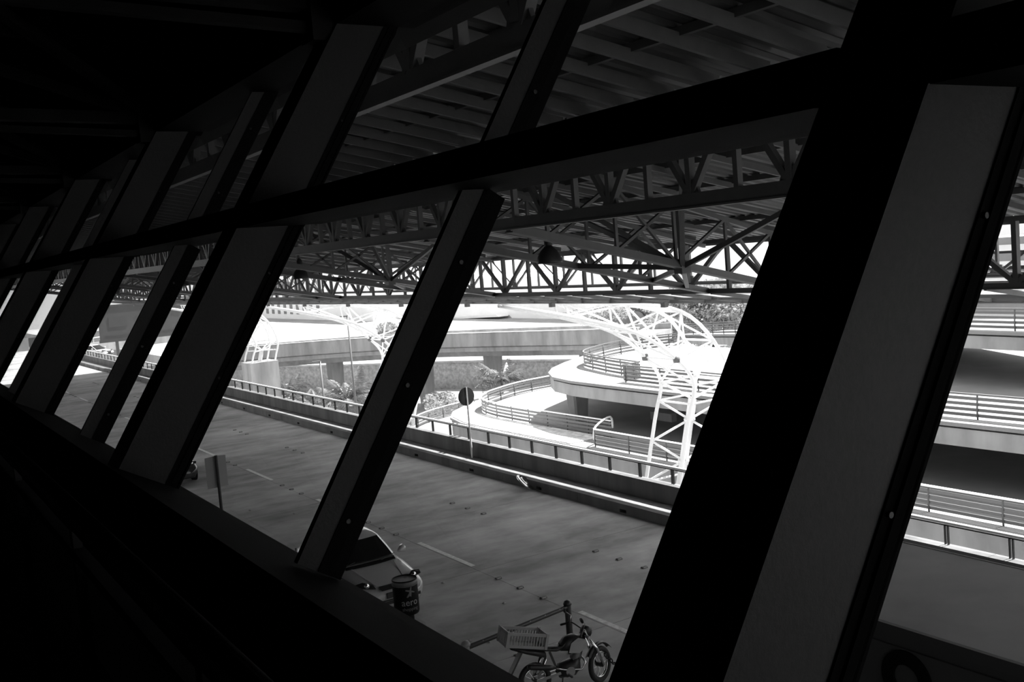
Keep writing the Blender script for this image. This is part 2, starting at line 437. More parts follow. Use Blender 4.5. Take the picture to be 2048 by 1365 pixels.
def truss(Y, zb, zt, pitch, x0, x1, xref, label, lean, chord, web, m):
    t = thing('roof_truss', ((x0+x1)/2, Y, zb), label, 'truss')
    box('bottom_chord', x0, x1, Y-chord[0]/2, Y+chord[0]/2, zb, zb+chord[1], m, t)
    box('bottom_flange', x0, x1, Y-chord[0]*.75, Y+chord[0]*.75, zb-.025, zb, M['steel'], t)
    wm = M['steel']
    box('top_chord', x0, x1, Y+lean-chord[0]/2, Y+lean+chord[0]/2, zt-chord[1], zt, m, t)
    i0 = math.ceil((x0-xref)/pitch); i1 = math.floor((x1-xref)/pitch)
    for i in range(i0, i1+1):
        x = xref+i*pitch; a, b = zb+chord[1], zt-chord[1]
        bar('vertical', (x,Y,a), (x,Y+lean,b), web, web*1.2, wm, t, up=(0,1,0))
        if x+pitch/2 < x1: bar('vertical', (x+pitch/2,Y,a), (x+pitch/2,Y+lean,b), web*.9, web, wm, t, up=(0,1,0))
        for sgn in (-1,1):
            if x0 < x+sgn*pitch/2 < x1:
                bar('diagonal', (x+sgn*.03,Y,a), (x+sgn*pitch/2*.93,Y+lean,b), web, web, wm, t, up=(0,1,0))
        vs = [(x-.16,Y-.02,a),(x+.16,Y-.02,a),(x+.1,Y-.02,a+.16),(x-.1,Y-.02,a+.16)]
        prism('gusset', vs, (0,0,0), (0,.04,0), m, t)
    return t
Z0 = EYE+.349*T0Y; Z1 = EYE+.044*T1Y; Z2 = EYE-.078*T2Y
truss(T0Y, Z0, zr(T0Y), 1.637, -60, 12, -7.58, 'shaded roof truss closest to the leaning windows', 0, (.07,.16), .09, M['steel'])
truss(T1Y, Z1, zr(T1Y), 1.66, RX0, RX1, -8.15, 'middle roof truss with heavy bottom chord spanning above the carriageway', .0, (.12,.17), .085, M['steel'])
truss(T2Y, Z2, zr(T2Y), 3.05, RX0, RX1, -20.02-.4, 'outermost roof truss along the eave, bright daylight showing through its web', .0, (.12,.10), .10, M['steel'])
truss(T2Y+1.1, Z2+.16, zr(T2Y)-.1, 3.05, RX0, RX1, -21.5, 'thin second eave truss just outside the outermost roof truss', .0, (.08,.07), .055, M['steel'])
# zig-zag cross trusses between the middle and the outer truss
def cross(xa, xb, lab, grp):
    A = V((xa,T1Y,Z1+.02)); B = V((xb,T2Y,Z2+.05)); t = thing('cross_truss', (A+B)/2, lab, 'truss', grp)
    up = V((0,0,1))
    bar('bottom_chord', A, B, .10, .13, M['steel'], t)
    bar('bottom_flange', A-up*.075, B-up*.075, .17, .02, M['steel'], t)
    At, Bt = A+up*(zr(T1Y)-Z1-.15), B+up*(zr(T2Y)-Z2-.2)
    bar('top_chord', At, Bt, .08, .10, M['steel'], t)
    n = 5
    for i in range(n):
        p = A.lerp(B,(i+.5)/n); tp = At.lerp(Bt,(i+.5)/n)
        bar('vertical', p, tp, .06, .06, M['steel'], t)
        if i < n-1: bar('diagonal', p, At.lerp(Bt,(i+1.5)/n), .06, .06, M['steel'], t)
        if i > 0 and i % 2 == 0: bar('diagonal', p, At.lerp(Bt,(i-.5)/n), .06, .06, M['steel'], t)
    return t
for i in range(-1, 6):
    xa = -14.2-13.5*i
    cross(xa, xa-2.6, 'light grey skewed cross truss carrying the strut cluster beneath the roof', 'skewed cross trusses under the roof')
    cross(xa-2.9, xa-5.5, 'plain light grey cross truss beside the one with the strut cluster', 'skewed cross trusses under the roof')
# lower brace trusses hung at mid span
for i in range(-1, 6):
    xa = -14.2-13.5*i; Yn = 13.9
    def chord(x0, Y): return V((x0-2.6*(Y-T1Y)/(T2Y-T1Y), Y, Z1+.02+(Z2-Z1+.03)*(Y-T1Y)/(T2Y-T1Y)))
    Nn = chord(xa, Yn)-V((0,0,.05)); x = Nn.x
    t = thing('brace_cluster', Nn, 'cluster of struts meeting in one node below the roof between the trusses', 'strut', 'strut clusters below the roof')
    for dx, dy in ((-4.6,.2),(4.6,.2),(-2.0,-2.2),(2.4,-2.0),(0,0)):
        bar('strut', Nn, (x+dx, Yn+dy, zr(Yn+dy)+.21), .09, .10, M['steel'], t)
    for dy in (-.6, 2.2, 3.6): bar('tie', Nn, chord(xa-2.9, Yn+dy), .09, .10, M['steel'], t)
    box('node_plate', x-.12, x+.12, Yn-.12, Yn+.12, Nn.z-.12, Nn.z+.14, M['steel'], t)
# eave fringe: sloping pale sheets on outriggers beyond the outer truss
ZE = EYE-.093*EVY
ev = thing('eave_fringe', (-40, 20, ZE), kind='structure')
x = RX1; i = 0
while x > RX0:
    x2 = x-1.525
    za, zb_ = Z2+.06, ZE+.09
    vs = [(x2+.03,T2Y-.05,za),(x-.03,T2Y-.05,za),(x-.03,EVY,zb_),(x2+.03,EVY,zb_),(x2+.03,T2Y-.05,za+.04),(x-.03,T2Y-.05,za+.04),(x-.03,EVY,zb_+.04),(x2+.03,EVY,zb_+.04)]
    solid('eave_sheet', vs, [(0,1,2,3),(4,5,6,7),(0,1,5,4),(1,2,6,5),(2,3,7,6),(3,0,4,7)], M['eavesheet'], ev)
    bar('outrigger', (x,T2Y,Z2-.0), (x,EVY,ZE+.05), .06, .10, M['steel'], ev)
    if i % 4 == 1: box('bracket', x-.1, x+.1, EVY-.35, EVY-.2, ZE-.10, ZE+.05, M['steel'], ev)
    x = x2; i += 1
box('eave_beam', RX0, RX1, EVY-.06, EVY+.06, ZE, ZE+.10, M['steel'], ev)
box('gutter_beam', RX0, RX1, EVY-1.2, EVY-1.12, ZE+.2, ZE+.27, M['steel'], ev)
# pendant bell lamps
for i, x in enumerate((-2.8, -16.3, -29.6, -43.1, -56.5)):
    Y = 11.2; zb_ = EYE-.0233*Y
    t = thing('pendant_lamp', (x,Y,zb_), 'dark bell-shaped pendant lamp hanging from the canopy trusses', 'lamp', 'bell lamps under the canopy')
    lathe('shade', [(.245,0),(.25,.03),(.225,.13),(.165,.24),(.09,.31),(.07,.33)], M['bell'], t, 24, Matrix.Translation((x,Y,zb_)))
    lathe('ballast_housing', [(.07,.33),(.085,.36),(.085,.55),(.04,.60),(.02,.62)], M['bell'], t, 16, Matrix.Translation((x,Y,zb_)))
    rod('stem', (x,Y,zb_+.6), (x,Y,zr(Y)+.21), .018, M['bell'], t, 8)
    lathe('bulb', [(0.001,.07),(.05,.09),(.06,.15),(.035,.24),(.03,.33)], M['lamp'], t, 12, Matrix.Translation((x,Y,zb_)))

# ================================================================== WHITE MASTS BEHIND THE PARAPET
def R_(z): return EYE+z
def mast(Xm, n):
    t = thing('roof_mast', (Xm,29,-9.2), ('white lattice mast rising in front of the rounded ramp noses, arm curving to the eave','white lattice mast rising behind the tall palm, arm curving to the eave','white lattice mast beside the far curve of the flyover')[n], 'mast', 'white lattice masts carrying the roof edge')
    hw = 1.1
    inner = [(27.0,-17),(30.0,-6.5)]; outer = [(29.2,-17),(32.15,-6.7)]
    def on(l, z): 
        (y0,z0),(y1,z1) = l; return y0+(y1-y0)*(z-z0)/(z1-z0)
    for sx in (-1,1):
        x = Xm+sx*hw
        zs = [-17,-12,-8] if n < 2 else [-8.25,-7.6]
        arm = smooth_path([(x,on(inner,z_),R_(z_)) for z_ in zs]+[(x,30.05,R_(-6.4)),(Xm+sx*1.05,29.2,R_(-5.15)),(Xm+sx*.8,27.3,R_(-3.8)),(Xm+sx*.45,24.2,R_(-2.8)),(Xm+sx*.15,21.2,R_(-2.05))],4)
        tube('inner_leg', arm, .085, M['white'], t, 10)
        out = smooth_path([(x,on(outer,z_),R_(z_)) for z_ in zs]+[(x,32.15,R_(-6.4)),(x*.0+Xm+sx*.95,31.5,R_(-4.6)),(Xm+sx*.75,29.9,R_(-3.15)),(Xm+sx*.55,27.0,R_(-2.55)),(Xm+sx*.15,21.2,R_(-1.85))],4)
        tube('outer_leg', out, .085, M['white'], t, 10)
    cen = lambda z: V((Xm, (on(inner,z)+on(outer,z))/2, R_(z)))
    rod('core_tube', cen(-17 if n < 2 else -8.25), cen(-7.2), .19, M['white'], t, 14)
    L = [-16.2,-14.4,-12.6,-10.8,-9.0,-7.2] if n < 2 else [-7.2]
    cor = lambda sx, l, z: V((Xm+sx*hw, on(l,z), R_(z)))
    for i, z in enumerate(L):
        c = [cor(-1,inner,z),cor(1,inner,z),cor(1,outer,z),cor(-1,outer,z)]
        for a in c:
            rod('spoke', cen(z-.9 if i else z), a, .055, M['white'], t, 8)
            if i < len(L)-1: rod('spoke', cen(z+.9), a, .055, M['white'], t, 8)
        lathe('flange', [(.19,-.05),(.26,-.05),(.26,.05),(.19,.05)], M['white'], t, 14, Matrix.Translation(cen(z-.9 if i else z)))
        if i % 2: 
            for j in range(4): rod('ring_bar', c[j], c[(j+1)%4], .05, M['white'], t, 8)
    top = cen(-7.2)
    # arm lacing
    lo = [V((0,30.05,-6.4)),V((0,29.2,-5.15)),V((0,27.3,-3.8)),V((0,24.2,-2.8))]; lw = [1.1,1.05,.8,.45]
    hi = [V((0,32.15,-6.4)),V((0,31.5,-4.6)),V((0,29.9,-3.15)),V((0,27.0,-2.55)),V((0,24.0,-2.18))]; hw2 = [1.1,.95,.75,.55,.33]
    P = lambda v, s_, w_: V((Xm+s_*w_, v.y, R_(v.z)))
    for s_ in (-1,1):
        for a, b in ((0,0),(0,1),(1,1),(1,2),(2,2),(2,3),(1,3),(3,3),(3,4),(2,4)):
            rod('lacing', P(lo[a],s_,lw[a]), P(hi[b],s_,hw2[b]), .05, M['white'], t, 8)
        rod('spoke', top, P(lo[0],s_,lw[0]), .06, M['white'], t, 8); rod('spoke', top, P(hi[0],s_,hw2[0]), .06, M['white'], t, 8)
        for i in range(3): rod('lacing', P(lo[i],s_,lw[i]), P(lo[i+1],-s_,lw[i+1]), .045, M['white'], t, 8)
        for i in range(4): rod('lacing', P(hi[i],s_,hw2[i]), P(hi[i+1],-s_,hw2[i+1]), .045, M['white'], t, 8)
        for v, w_ in list(zip(lo,lw))[1:2]:
            c = P(v,s_,w_); lathe('coupling', [(.001,-.16),(.14,-.14),(.16,0),(.14,.14),(.001,.16)], M['ramprail'], t, 10, Matrix.Translation(c))
    for v, w_ in zip(lo,lw): rod('cross_tube', P(v,-1,w_), P(v,1,w_), .045, M['white'], t, 8)
    for v, w_ in zip(hi,hw2): rod('cross_tube', P(v,-1,w_), P(v,1,w_), .045, M['white'], t, 8)
    if n == 2: box('concrete_plinth', Xm-1.3, Xm+1.3, 29.25, 31.95, -9.2, R_(-8.2), M['concd'], t)
    lathe('footing', [(1.9,-1.6),(1.9,.0),(1.5,.3)], M['conc'], t, 24, Matrix.Translation((cen(-17) if n < 2 else V((Xm,30.6,-9.2)))+V((0,0,.2))))
for i in range(3): mast(-34.5-29.6*i, i)

# ================================================================== PARKING RAMP DECKS
def slab(name, outline, z, th, top, side, parent, lip=.10):
    n = len(outline)
    vs = [(x,y,z) for x,y in outline]+[(x,y,z-.16) for x,y in outline]
    fs = [tuple(range(n)), tuple(range(n,2*n))]+[(i,(i+1)%n,n+(i+1)%n,n+i) for i in range(n)]
    solid('deck_top', vs, fs, top, parent)
    cx = sum(p[0] for p in outline)/n; cy = sum(p[1] for p in outline)/n
    ins = []
    for i in range(n):
        a, b, c = V(outline[i-1]), V(outline[i]), V(outline[(i+1)%n]); d = (c-a).normalized(); nn = V((-d.y,d.x))
        if nn.dot(V((cx,cy))-b) < 0: nn = -nn
        ins.append(b+nn*lip)
    vs = [(p.x,p.y,z-.25) for p in ins]+[(p.x,p.y,z-th) for p in ins]
    solid('edge_beam', vs, fs, side, parent)
    deep = [p_+(p_-V(q_))*2.5 for p_, q_ in zip(ins,outline)]
    solid('drip_recess', [(b.x,b.y,zz) for zz in (z-.14,z-.28) for b in deep], fs, side, parent)
def railing(path, label, grp, h=1.0, step=2.0, mtop=None, close_posts=None):
    path = [V(p) for p in path]
    t = thing('ramp_railing', path[0], label, 'railing', grp)
    for z in (.10,.32,.54,.76): sweep('rail', path, rect(-.02,.02,z,z+.125), M['ramprail'], t)
    sweep('top_rail', path, rect(-.04,.04,h-.04,h+.03), mtop or M['white'], t)
    acc = 0; nxt = .2; k = 0
    for i in range(len(path)-1):
        a, b = path[i], path[i+1]; L = (b-a).length
        while nxt <= acc+L:
            p = a.lerp(b,(nxt-acc)/L); d = (b-a).normalized(); s = V((d.y,-d.x,0))
            vs, fs = tubemesh([p+s*.03, p+s*.05+V((0,0,.4)), p+s*.02+V((0,0,.75)), p+V((0,0,h))], .035, 6)
            solid('post', vs, fs, M['steel'], t, True); nxt += step; k += 1
        acc += L
    return t
zL, zM, zU = EYE-11.05, EYE-8.0, EYE-5.35
ld = thing('ramp_deck', (-40,36,zL), 'lowest ramp deck with rounded nose, pale concrete edge beam and gravel verge', 'ramp')
out = [(12,32.7),(-50,32.6),(-56,32.5),(-59.5,32.7),(-62.3,33.4),(-64.6,34.9),(-66.6,37.2),(-68.3,40.5),(-69.2,45),(-69.5,56),(12,56)]
slab('ld', out, zL, 1.5, M['slab'], M['conc'], ld)
solid('gravel_verge', [(x,y,zL+d) for d in (.0,.05) for x,y in [(-47,32.75),(-56,32.65),(-59.4,32.85),(-62.1,33.55),(-64.3,35.0),(-64.6,36.3),(-62.3,35.4),(-58,35.1),(-47,35.15)]],
      [tuple(range(9)), tuple(range(9,18))]+[(i,(i+1)%9,9+(i+1)%9,9+i) for i in range(9)], M['soil'], ld)
railing(smooth_path([(-46.4,35.3,zL),(-53.5,35.2,zL),(-58,35.25,zL),(-60.4,35.5,zL),(-62.4,36.1,zL),(-64.2,37.4,zL),(-65.6,39.4,zL),(-67,42.2,zL),(-67.6,45.5,zL),(-68,52,zL)],4),
        'curved grey slatted railing around the nose of the lowest ramp deck', None, 1.0, 2.1)
railing([(-45.3,33.2,zL),(-45.0,33.1,zL),(12,33.1,zL)], 'straight slatted railing with pale top rail along the edge of the lowest ramp deck', None, 1.0, 3.0)
tube('end_bend', smooth_path([(-46.3,35.3,zL+.6),(-46.1,35.0,zL+1.3),(-45.4,33.4,zL+1.05),(-45.2,33.1,zL+.4)],4), .06, M['white'], ld)
md = thing('ramp_deck', (-40,42,zM), 'middle ramp deck with broad rounded white nose on a concrete pillar', 'ramp')
out = [(12,35.6),(-37,35.2),(-47,35.3),(-50.5,35.45),(-53.1,36.0),(-55.3,37.2),(-57.2,38.8),(-59.1,41.2),(-61.0,44.2),(-62.6,48.5),(-62.8,51.5),(-49.5,51.5),(-44,48.6),(-38,56),(12,56)]
slab('md', out, zM, .95, M['slab'], M['conc'], md)
railing(smooth_path([(-46.8,38.0,zM),(-50.2,38.6,zM),(-52.5,39.2,zM),(-54.6,39.8,zM),(-56.0,40.7,zM),(-57.2,42.3,zM),(-58.4,45,zM),(-58.8,48,zM),(-58.0,51,zM)],4),
        'curved slatted railing around the nose of the middle ramp deck', None, 1.0, 2.2, M['ramprail'])
railing([(-46.6,36.6,zM),(-37,36.2,zM),(12,36.3,zM)], 'straight slatted railing along the edge of the middle ramp deck', None, 1.0, 3.2, M['ramprail'])
railing([(-46.75,36.7,zM),(-46.8,37.9,zM)], 'short return railing joining the curved and straight rails of the middle deck', None, 1.0, .6, M['ramprail'])
box('bench_wall', -49.2, -47.2, 40.5, 40.9, zL, zL+.5, M['conc'], ld)
ud = thing('ramp_deck', (-20,46,zU), 'topmost ramp deck climbing from the back of the structure', 'ramp')
f_ = lambda x: 0 if x > -30 else (x+30)*.085
UP = [V((x,y,zU+f_(x))) for x,y in ((-76,66),(-64,59.8),(-52,53.6),(-40,47.5),(-34,44.4),(-30,43.3),(-26,43),(12,43))]
sweep('deck_top', UP, rect(-9.5,0,-.16,0), M['slab'], ud)
sweep('drip_recess', UP, rect(-9.2,-.35,-.28,-.14), M['conc'], ud)
sweep('edge_beam', UP, rect(-9.4,-.10,-.85,-.25), M['conc'], ud)
railing([p+V((.15,.4,0)) for p in UP], 'slatted railing along the topmost ramp deck', None, 1.0, 3.2, M['ramprail'])
def pillar(x, y, z0, z1, wx, wy, parent, m=None, name='pillar'):
    vs = []
    for z, k_ in ((z0,.82),(z1-.5,1.0),(z1,1.0)):
        a, b, c = wx/2*k_, wy/2*k_, .12
        vs += [(x-a+c,y-b,z),(x+a-c,y-b,z),(x+a,y-b+c,z),(x+a,y+b-c,z),(x+a-c,y+b,z),(x-a+c,y+b,z),(x-a,y+b-c,z),(x-a,y-b+c,z)]
    fs = [tuple(range(8)), tuple(range(16,24))]
    for r_ in range(2): fs += [(r_*8+i,r_*8+(i+1)%8,(r_+1)*8+(i+1)%8,(r_+1)*8+i) for i in range(8)]
    return solid(name, vs, fs, m or M['conc'], parent)
pillar(-53.2, 37.9, zL, zM-.9, 1.0, 1.2, md)
for x in (-35,-17,1): pillar(x, 46, zL, zM-.9, 1.0, 1.2, md)
for x in (-35,-20,-5): pillar(x, 50, zM, zU-.8, .9, 1.0, ud)
for x in (-58,-40,-22,-4): pillar(x, 44, -9.2, zL-1.4, 1.1, 1.3, ld)
# lower access ramp left of the lowest deck
la = thing('ramp_deck', (-78,34,-6), 'low access ramp curving past the nose of the lowest deck', 'ramp')
pth = smooth_path([(-60,30.2,-6.3),(-66,31.5,-6.2),(-72,34.5,-6.0),(-77,39,-6.0),(-80,46,-6.0)],5)
sweep('deck_top', pth, rect(-1.0,5,-.6,0), M['slab'], la)
railing([p+V((0,0,0)) for p in pth], 'curved slatted railing of the low access ramp', None, 1.0, 2.2)

# ================================================================== GROUND, FLYOVER, RETAINING WALL
g = box('ground', -400, 120, 19.0, 140, -9.6, -9.2, M['ground']); g['kind'] = 'structure'
gb = solid('ground_upper', [(x,y,z) for z in (-5.6,-9.2) for x,y in [(-400,44),(-150,44),(-143,48),(-131,54),(-117,63),(-109,67.5),(-90,75),(-60,82),(120,90),(120,420),(-400,420)]],
      [tuple(range(11)),tuple(range(11,22))]+[(i,(i+1)%11,11+(i+1)%11,11+i) for i in range(11)], M['ground']); gb['kind'] = 'structure'
rw = thing('retaining_wall', (-117,63,-9.2), kind='structure')
wp = [(-170,42.5,-9.2),(-150,43.9,-9.2),(-143,47.8,-9.2),(-131,53.8,-9.2),(-117,62.8,-9.2),(-109,67.3,-9.2),(-90,74.8,-9.2),(-60,81.8,-9.2)]
sweep('wall_face', wp, rect(0,.3,0,3.5), M['rough'], rw)
sweep('coping', wp, rect(-.2,.5,3.5,3.75), M['concd'], rw)
fl = thing('flyover', (-96,52,-3), 'long curved concrete flyover carrying a road on thick columns', 'flyover')
FP = smooth_path([(-117,31,0),(-116.2,34,0),(-114.5,37.5,0),(-110.5,43.5,0),(-104.5,49.5,0),(-97.5,53.8,0),(-89,57.6,0),(-82,60.6,0),(-77.5,63.0,0)],5)
# travel runs left to right; the right-hand side faces the camera
zt_ = EYE-8.35
sweep('near_parapet', [p+V((0,0,zt_)) for p in FP], [(-.3,0),(.15,0),(.15,-1.35),(.0,-1.45),(-.3,-1.45)], M['concd'], fl)
sweep('near_coping', [p+V((0,0,zt_)) for p in FP], rect(-.55,.17,0,.12), M['concd'], fl)
sweep('deck_slab', [p+V((0,0,zt_)) for p in FP], [(-9.5,-.95),(-.3,-.95),(-.3,-1.45),(-.1,-1.5),(-.1,-1.95),(-9.4,-1.95)], M['concd'], fl)
sweep('box_girder', [p+V((0,0,zt_)) for p in FP], [(-1.0,-1.95),(-1.6,-2.65),(-7.6,-2.65),(-8.2,-1.95)], M['concd'], fl)
sweep('far_parapet', [p+V((0,0,zt_)) for p in FP], [(-9.6,-1.5),(-9.3,-1.5),(-9.3,-.35),(-9.6,-.35)], M['concd'], fl)
def off(i, u):
    p = FP[i]; d = (FP[i+1]-FP[i-1]).normalized(); return p+V((d.y,-d.x,0))*u
for i in (8, 15, 21, 26, 33, 38):
    q = off(i,-4.2)
    pillar(q.x, q.y, -9.2, zt_-2.6, 1.9, 1.5, fl, M['concd'], 'column')
    
# ================================================================== STREET POSTS, PLANTS
def at(px_, y_):  # helper kept for placing along measured bearings: X/Y ratio and distance
    return px_*y_, y_
def lamp_post(x, y, h, lab):
    t = thing('lamp_post', (x,y,-9.2), lab, 'lamp post')
    tube('pole', [(x,y,-9.2),(x,y,-9.2+h*.5),(x,y,-9.2+h)], [.12,.1,.08], M['ramprail'], t, 8)
    box('lamp_head', x-.1, x+.1, y-.7, y, -9.2+h-.06, -9.2+h+.06, M['ramprail'], t)
    lathe('base_plate', [(.25,0),(.25,.1),(.13,.16)], M['ramprail'], t, 10, Matrix.Translation((x,y,-9.2)))
lamp_post(-84.7, 36.0, 12.6, 'tall thin pale lamp post beside the white mast')
lamp_post(-84.6, 33.0, 8.93, 'shorter pale lamp post among the palms')
def frond_mesh(L, droop, seed):
    rnd = random.Random(seed); vs = []; fs = []
    n = 22; pts = []
    for i in range(n+1):
        t_ = i/n; pts.append(V((L*t_*(1-.25*droop*t_), 0, L*(.55*t_-droop*t_*t_*.9))))
    for i in range(n):
        a, b = pts[i], pts[i+1]; r = .012*(1-i/n)+.004; k = len(vs)
        vs += [a+V((0,-r,0)),a+V((0,r,0)),b+V((0,r,0)),b+V((0,-r,0))]; fs.append((k,k+1,k+2,k+3))
        if i > 1:
            ll = L*.26*math.sin(math.pi*min(1,(i+1)/(n+1))**.8)+.06
            for s in (-1,1):
                o_ = a; tip = o_+V((ll*.55,s*ll*.8,-ll*(.35+.35*rnd.random()))); k = len(vs)
                vs += [o_, o_+V((L*.020,0,0)), o_.lerp(tip,.55)+V((.018*L,0,.02*L)), tip]; fs.append((k,k+1,k+2,k+3))
    return meshd('frond', vs, fs, M['palmleaf'])
FR = [frond_mesh(1.0, d, i) for i, d in enumerate((.55,.75,1.0,.35))]
def palm(x, y, z, h, L, nf, lab, grp='palms beyond the parapet', seed=0):
    rnd = random.Random(seed+int(abs(x)*10)); t = thing('palm', (x,y,z), lab, 'palm', grp)
    tube('trunk', [(x,y,z),(x+.05*h,y,z+h*.5),(x+.02,y,z+h)], [.16,.12,.10], M['bark'], t, 8)
    for i in range(nf):
        a = 2*math.pi*i/nf*1.0+rnd.uniform(-.3,.3); sc = L*rnd.uniform(.8,1.1)
        link('frond', FR[rnd.randrange(4)], t, Matrix.Translation((x+.02,y,z+h-.05)) @ Matrix.Rotation(a,4,'Z') @ Matrix.Rotation(rnd.uniform(-.75,.15),4,'Y') @ Matrix.Scale(sc,4))
palm(-110.5, 39.0, -9.2, 3.2, 3.6, 26, 'broad palm with pale feathery fronds under the flyover curve', seed=1)
palm(-91.5, 38.0, -9.2, 4.2, 3.7, 30, 'tall leafy palm standing beside the white mast', seed=2)
palm(-99.5, 38.0, -9.2, 2.4, 3.2, 24, 'low bushy palm between two taller palms', seed=3)
palm(-113, 35.0, -9.2, 4.4, 2.2, 9, 'dark thin palm against the flyover column', seed=4)
palm(-89, 54.0, -9.2, 4.0, 3.3, 32, 'full palm in front of the retaining wall beside a white car', seed=5)
palm(-93, 49.0, -9.2, 2.2, 2.6, 20, 'shaded palm at the foot of a flyover column', seed=6)
palm(-104.6, 38.5, -9.2, 2.7, 3.2, 26, 'spreading palm between the broad palm and the low palm', seed=7)
palm(-95.5, 42.0, -9.2, 3.0, 3.4, 26, 'leafy palm crowding behind the tall palm', seed=8)
def leafcloud(name, blobs, n, size, m, parent, seed):
    rnd = random.Random(seed); vs = []; fs = []
    for i in range(n):
        c, r = blobs[rnd.randrange(len(blobs))]
        d = V((rnd.gauss(0,1),rnd.gauss(0,1),rnd.gauss(0,1))).normalized(); p = V(c)+V((d.x*r[0],d.y*r[1],d.z*r[2]))*rnd.uniform(.72,1.05)
        a = V((rnd.gauss(0,1),rnd.gauss(0,1),rnd.gauss(0,1))).normalized(); b = a.orthogonal().normalized(); s = size*rnd.uniform(.6,1.3); k = len(vs)
        vs += [p-a*s, p+b*s*.5, p+a*s, p-b*s*.5]; fs.append((k,k+1,k+2,k+3))
    o = link(name, meshd(name, vs, fs, m), parent); return o
def tree(x, y, z, h, r, n, lab, seed, size=.28, dense=14):
    rnd = random.Random(seed); t = thing('tree', (x,y,z), lab, 'tree')
    tube('trunk', [(x,y,z),(x+.2,y,z+h*.35),(x,y,z+h*.6)], [.35,.28,.2], M['bark'], t, 8)
    blobs = []
    for i in range(dense):
        a = rnd.uniform(0,6.28); q = r*rnd.uniform(.2,.75)
        blobs.append(((x+q*math.cos(a), y+q*math.sin(a), z+h*rnd.uniform(.22,.9)), (r*.36,r*.36,h*.13)))
        tube('branch', [(x,y,z+h*.3),(blobs[-1][0])], [.12,.04], M['bark'], t, 5)
    leafcloud('foliage', blobs, n, size, M['leaf'], t, seed)
tree(-89.5, 84, -5.6, 8.4, 8.4, 16000, 'round leafy tree glittering behind the ramp decks', 3, .26, 34)
tree(-112, 84, -5.6, 5.5, 5.0, 3000, 'small tree beyond the retaining wall', 5)
tree(-137, 66, -5.6, 4.6, 4.5, 3000, 'low tree seen under the flyover', 6)
def shrub(x, y, r, h, lab, seed, grp=None):
    rnd = random.Random(seed); t = thing('shrub', (x,y,-9.2), lab, 'shrub', grp); bl = []
    for i in range(6):
        a = rnd.uniform(0,6.28); q = r*.5; bl.append(((x+q*math.cos(a),y+q*math.sin(a),-9.2+h*rnd.uniform(.35,.75)),(r*.5,r*.5,h*.3)))
    for b_ in bl: tube('stem', [(x,y,-9.2),b_[0]], [.05,.02], M['bark'], t, 5)
    leafcloud('foliage', bl, 900, .20, M['leaf'], t, seed)
shrub(-87.4, 46.0, 1.7, 4.2, 'leafy shrub at the foot of the flyover column', 1)
shrub(-92.5, 44.5, 1.4, 2.6, 'low shrub on the dark side of the flyover column', 2)
shrub(-95.5, 37.5, 1.8, 2.6, 'bright low shrub between the palms behind the railing', 3)
shrub(-86.0, 37.5, 1.6, 2.2, 'low shrub at the foot of the second mast', 4)

# ================================================================== FAR BUILDINGS
def wall_block(t, x0, x1, y0, y1, z0, z1, m): return box('wall', x0, x1, y0, y1, z0, z1, m, t)
b = thing('terminal_building', (-150,120,-5.6), 'long low white building with a dark ribbon window and slanted end wall', 'building')
Yb = 112
def Bx(r): return r*Yb
prism('wall', [(-1.95*Yb,0,-5.6),(-1.30*Yb,0,-5.6),(-1.30*Yb,0,EYE-.085*Yb+4.0),(-1.95*Yb,0,EYE-.085*Yb+4.0)], (0,Yb,0), (0,Yb+18,0), M['whiteb'], b)
zb1, zb2 = EYE-.133*Yb-1.1, EYE-.112*Yb-1.1
prism('window_band', [(-1.84*Yb,0,zb1),(-1.555*Yb,0,zb1),(-1.60*Yb,0,zb2+.9),(-1.84*Yb,0,zb2)], (0,Yb-.15,0), (0,Yb+.1,0), M['grey'], b)
prism('eaves_ledge', [(-1.84*Yb,0,zb2-.15),(-1.60*Yb,0,zb2+.75),(-1.61*Yb,0,zb2+1.3),(-1.84*Yb,0,zb2+.3)], (0,Yb-2.6,0), (0,Yb+.05,0), M['whiteb'], b)
box('window', -1.735*Yb, -1.575*Yb, Yb-.25, Yb-.1, zb1+.05, zb1+1.1, M['windowd'], b)
box('mullion', -1.745*Yb, -1.735*Yb, Yb-.4, Yb, zb1, zb2+.6, M['whiteb'], b)
box('roof_slab', -1.96*Yb, -1.29*Yb, Yb-2, Yb+19, EYE-.085*Yb+4.0, EYE-.085*Yb+4.6, M['whiteb'], b)
b = thing('hall_building', (-120,100,-5.6), 'white hall with a large rounded grey doorway outlined in black', 'building')
Yh = 100; zh = -5.6
box('wall', -1.36*Yh, -1.10*Yh, Yh, Yh+15, zh, EYE+2.5, M['whiteb'], b)
def arch(x0, x1, z0, z1, r, y, k=8):
    pts = [(x0,y,z0),(x1,y,z0)]
    for i in range(k+1): a = math.pi/2*i/k; pts.append((x1-r+r*math.cos(a),y,z1-r+r*math.sin(a)))
    for i in range(k+1): a = math.pi/2+math.pi/2*i/k; pts.append((x0+r+r*math.cos(a),y,z1-r+r*math.sin(a)))
    return pts
prism('door_surround', arch(-1.325*Yh,-1.195*Yh,zh,EYE-.093*Yh,2.2,0), (0,Yh-.3,0), (0,Yh+.1,0), M['windowd'], b)
prism('door_leaf', arch(-1.315*Yh,-1.205*Yh,zh,EYE-.105*Yh,1.8,0), (0,Yh-.5,0), (0,Yh-.2,0), M['slab'], b)
box('roof_edge', -1.37*Yh, -1.09*Yh, Yh-.8, Yh+15, EYE+2.5, EYE+3.1, M['whiteb'], b)
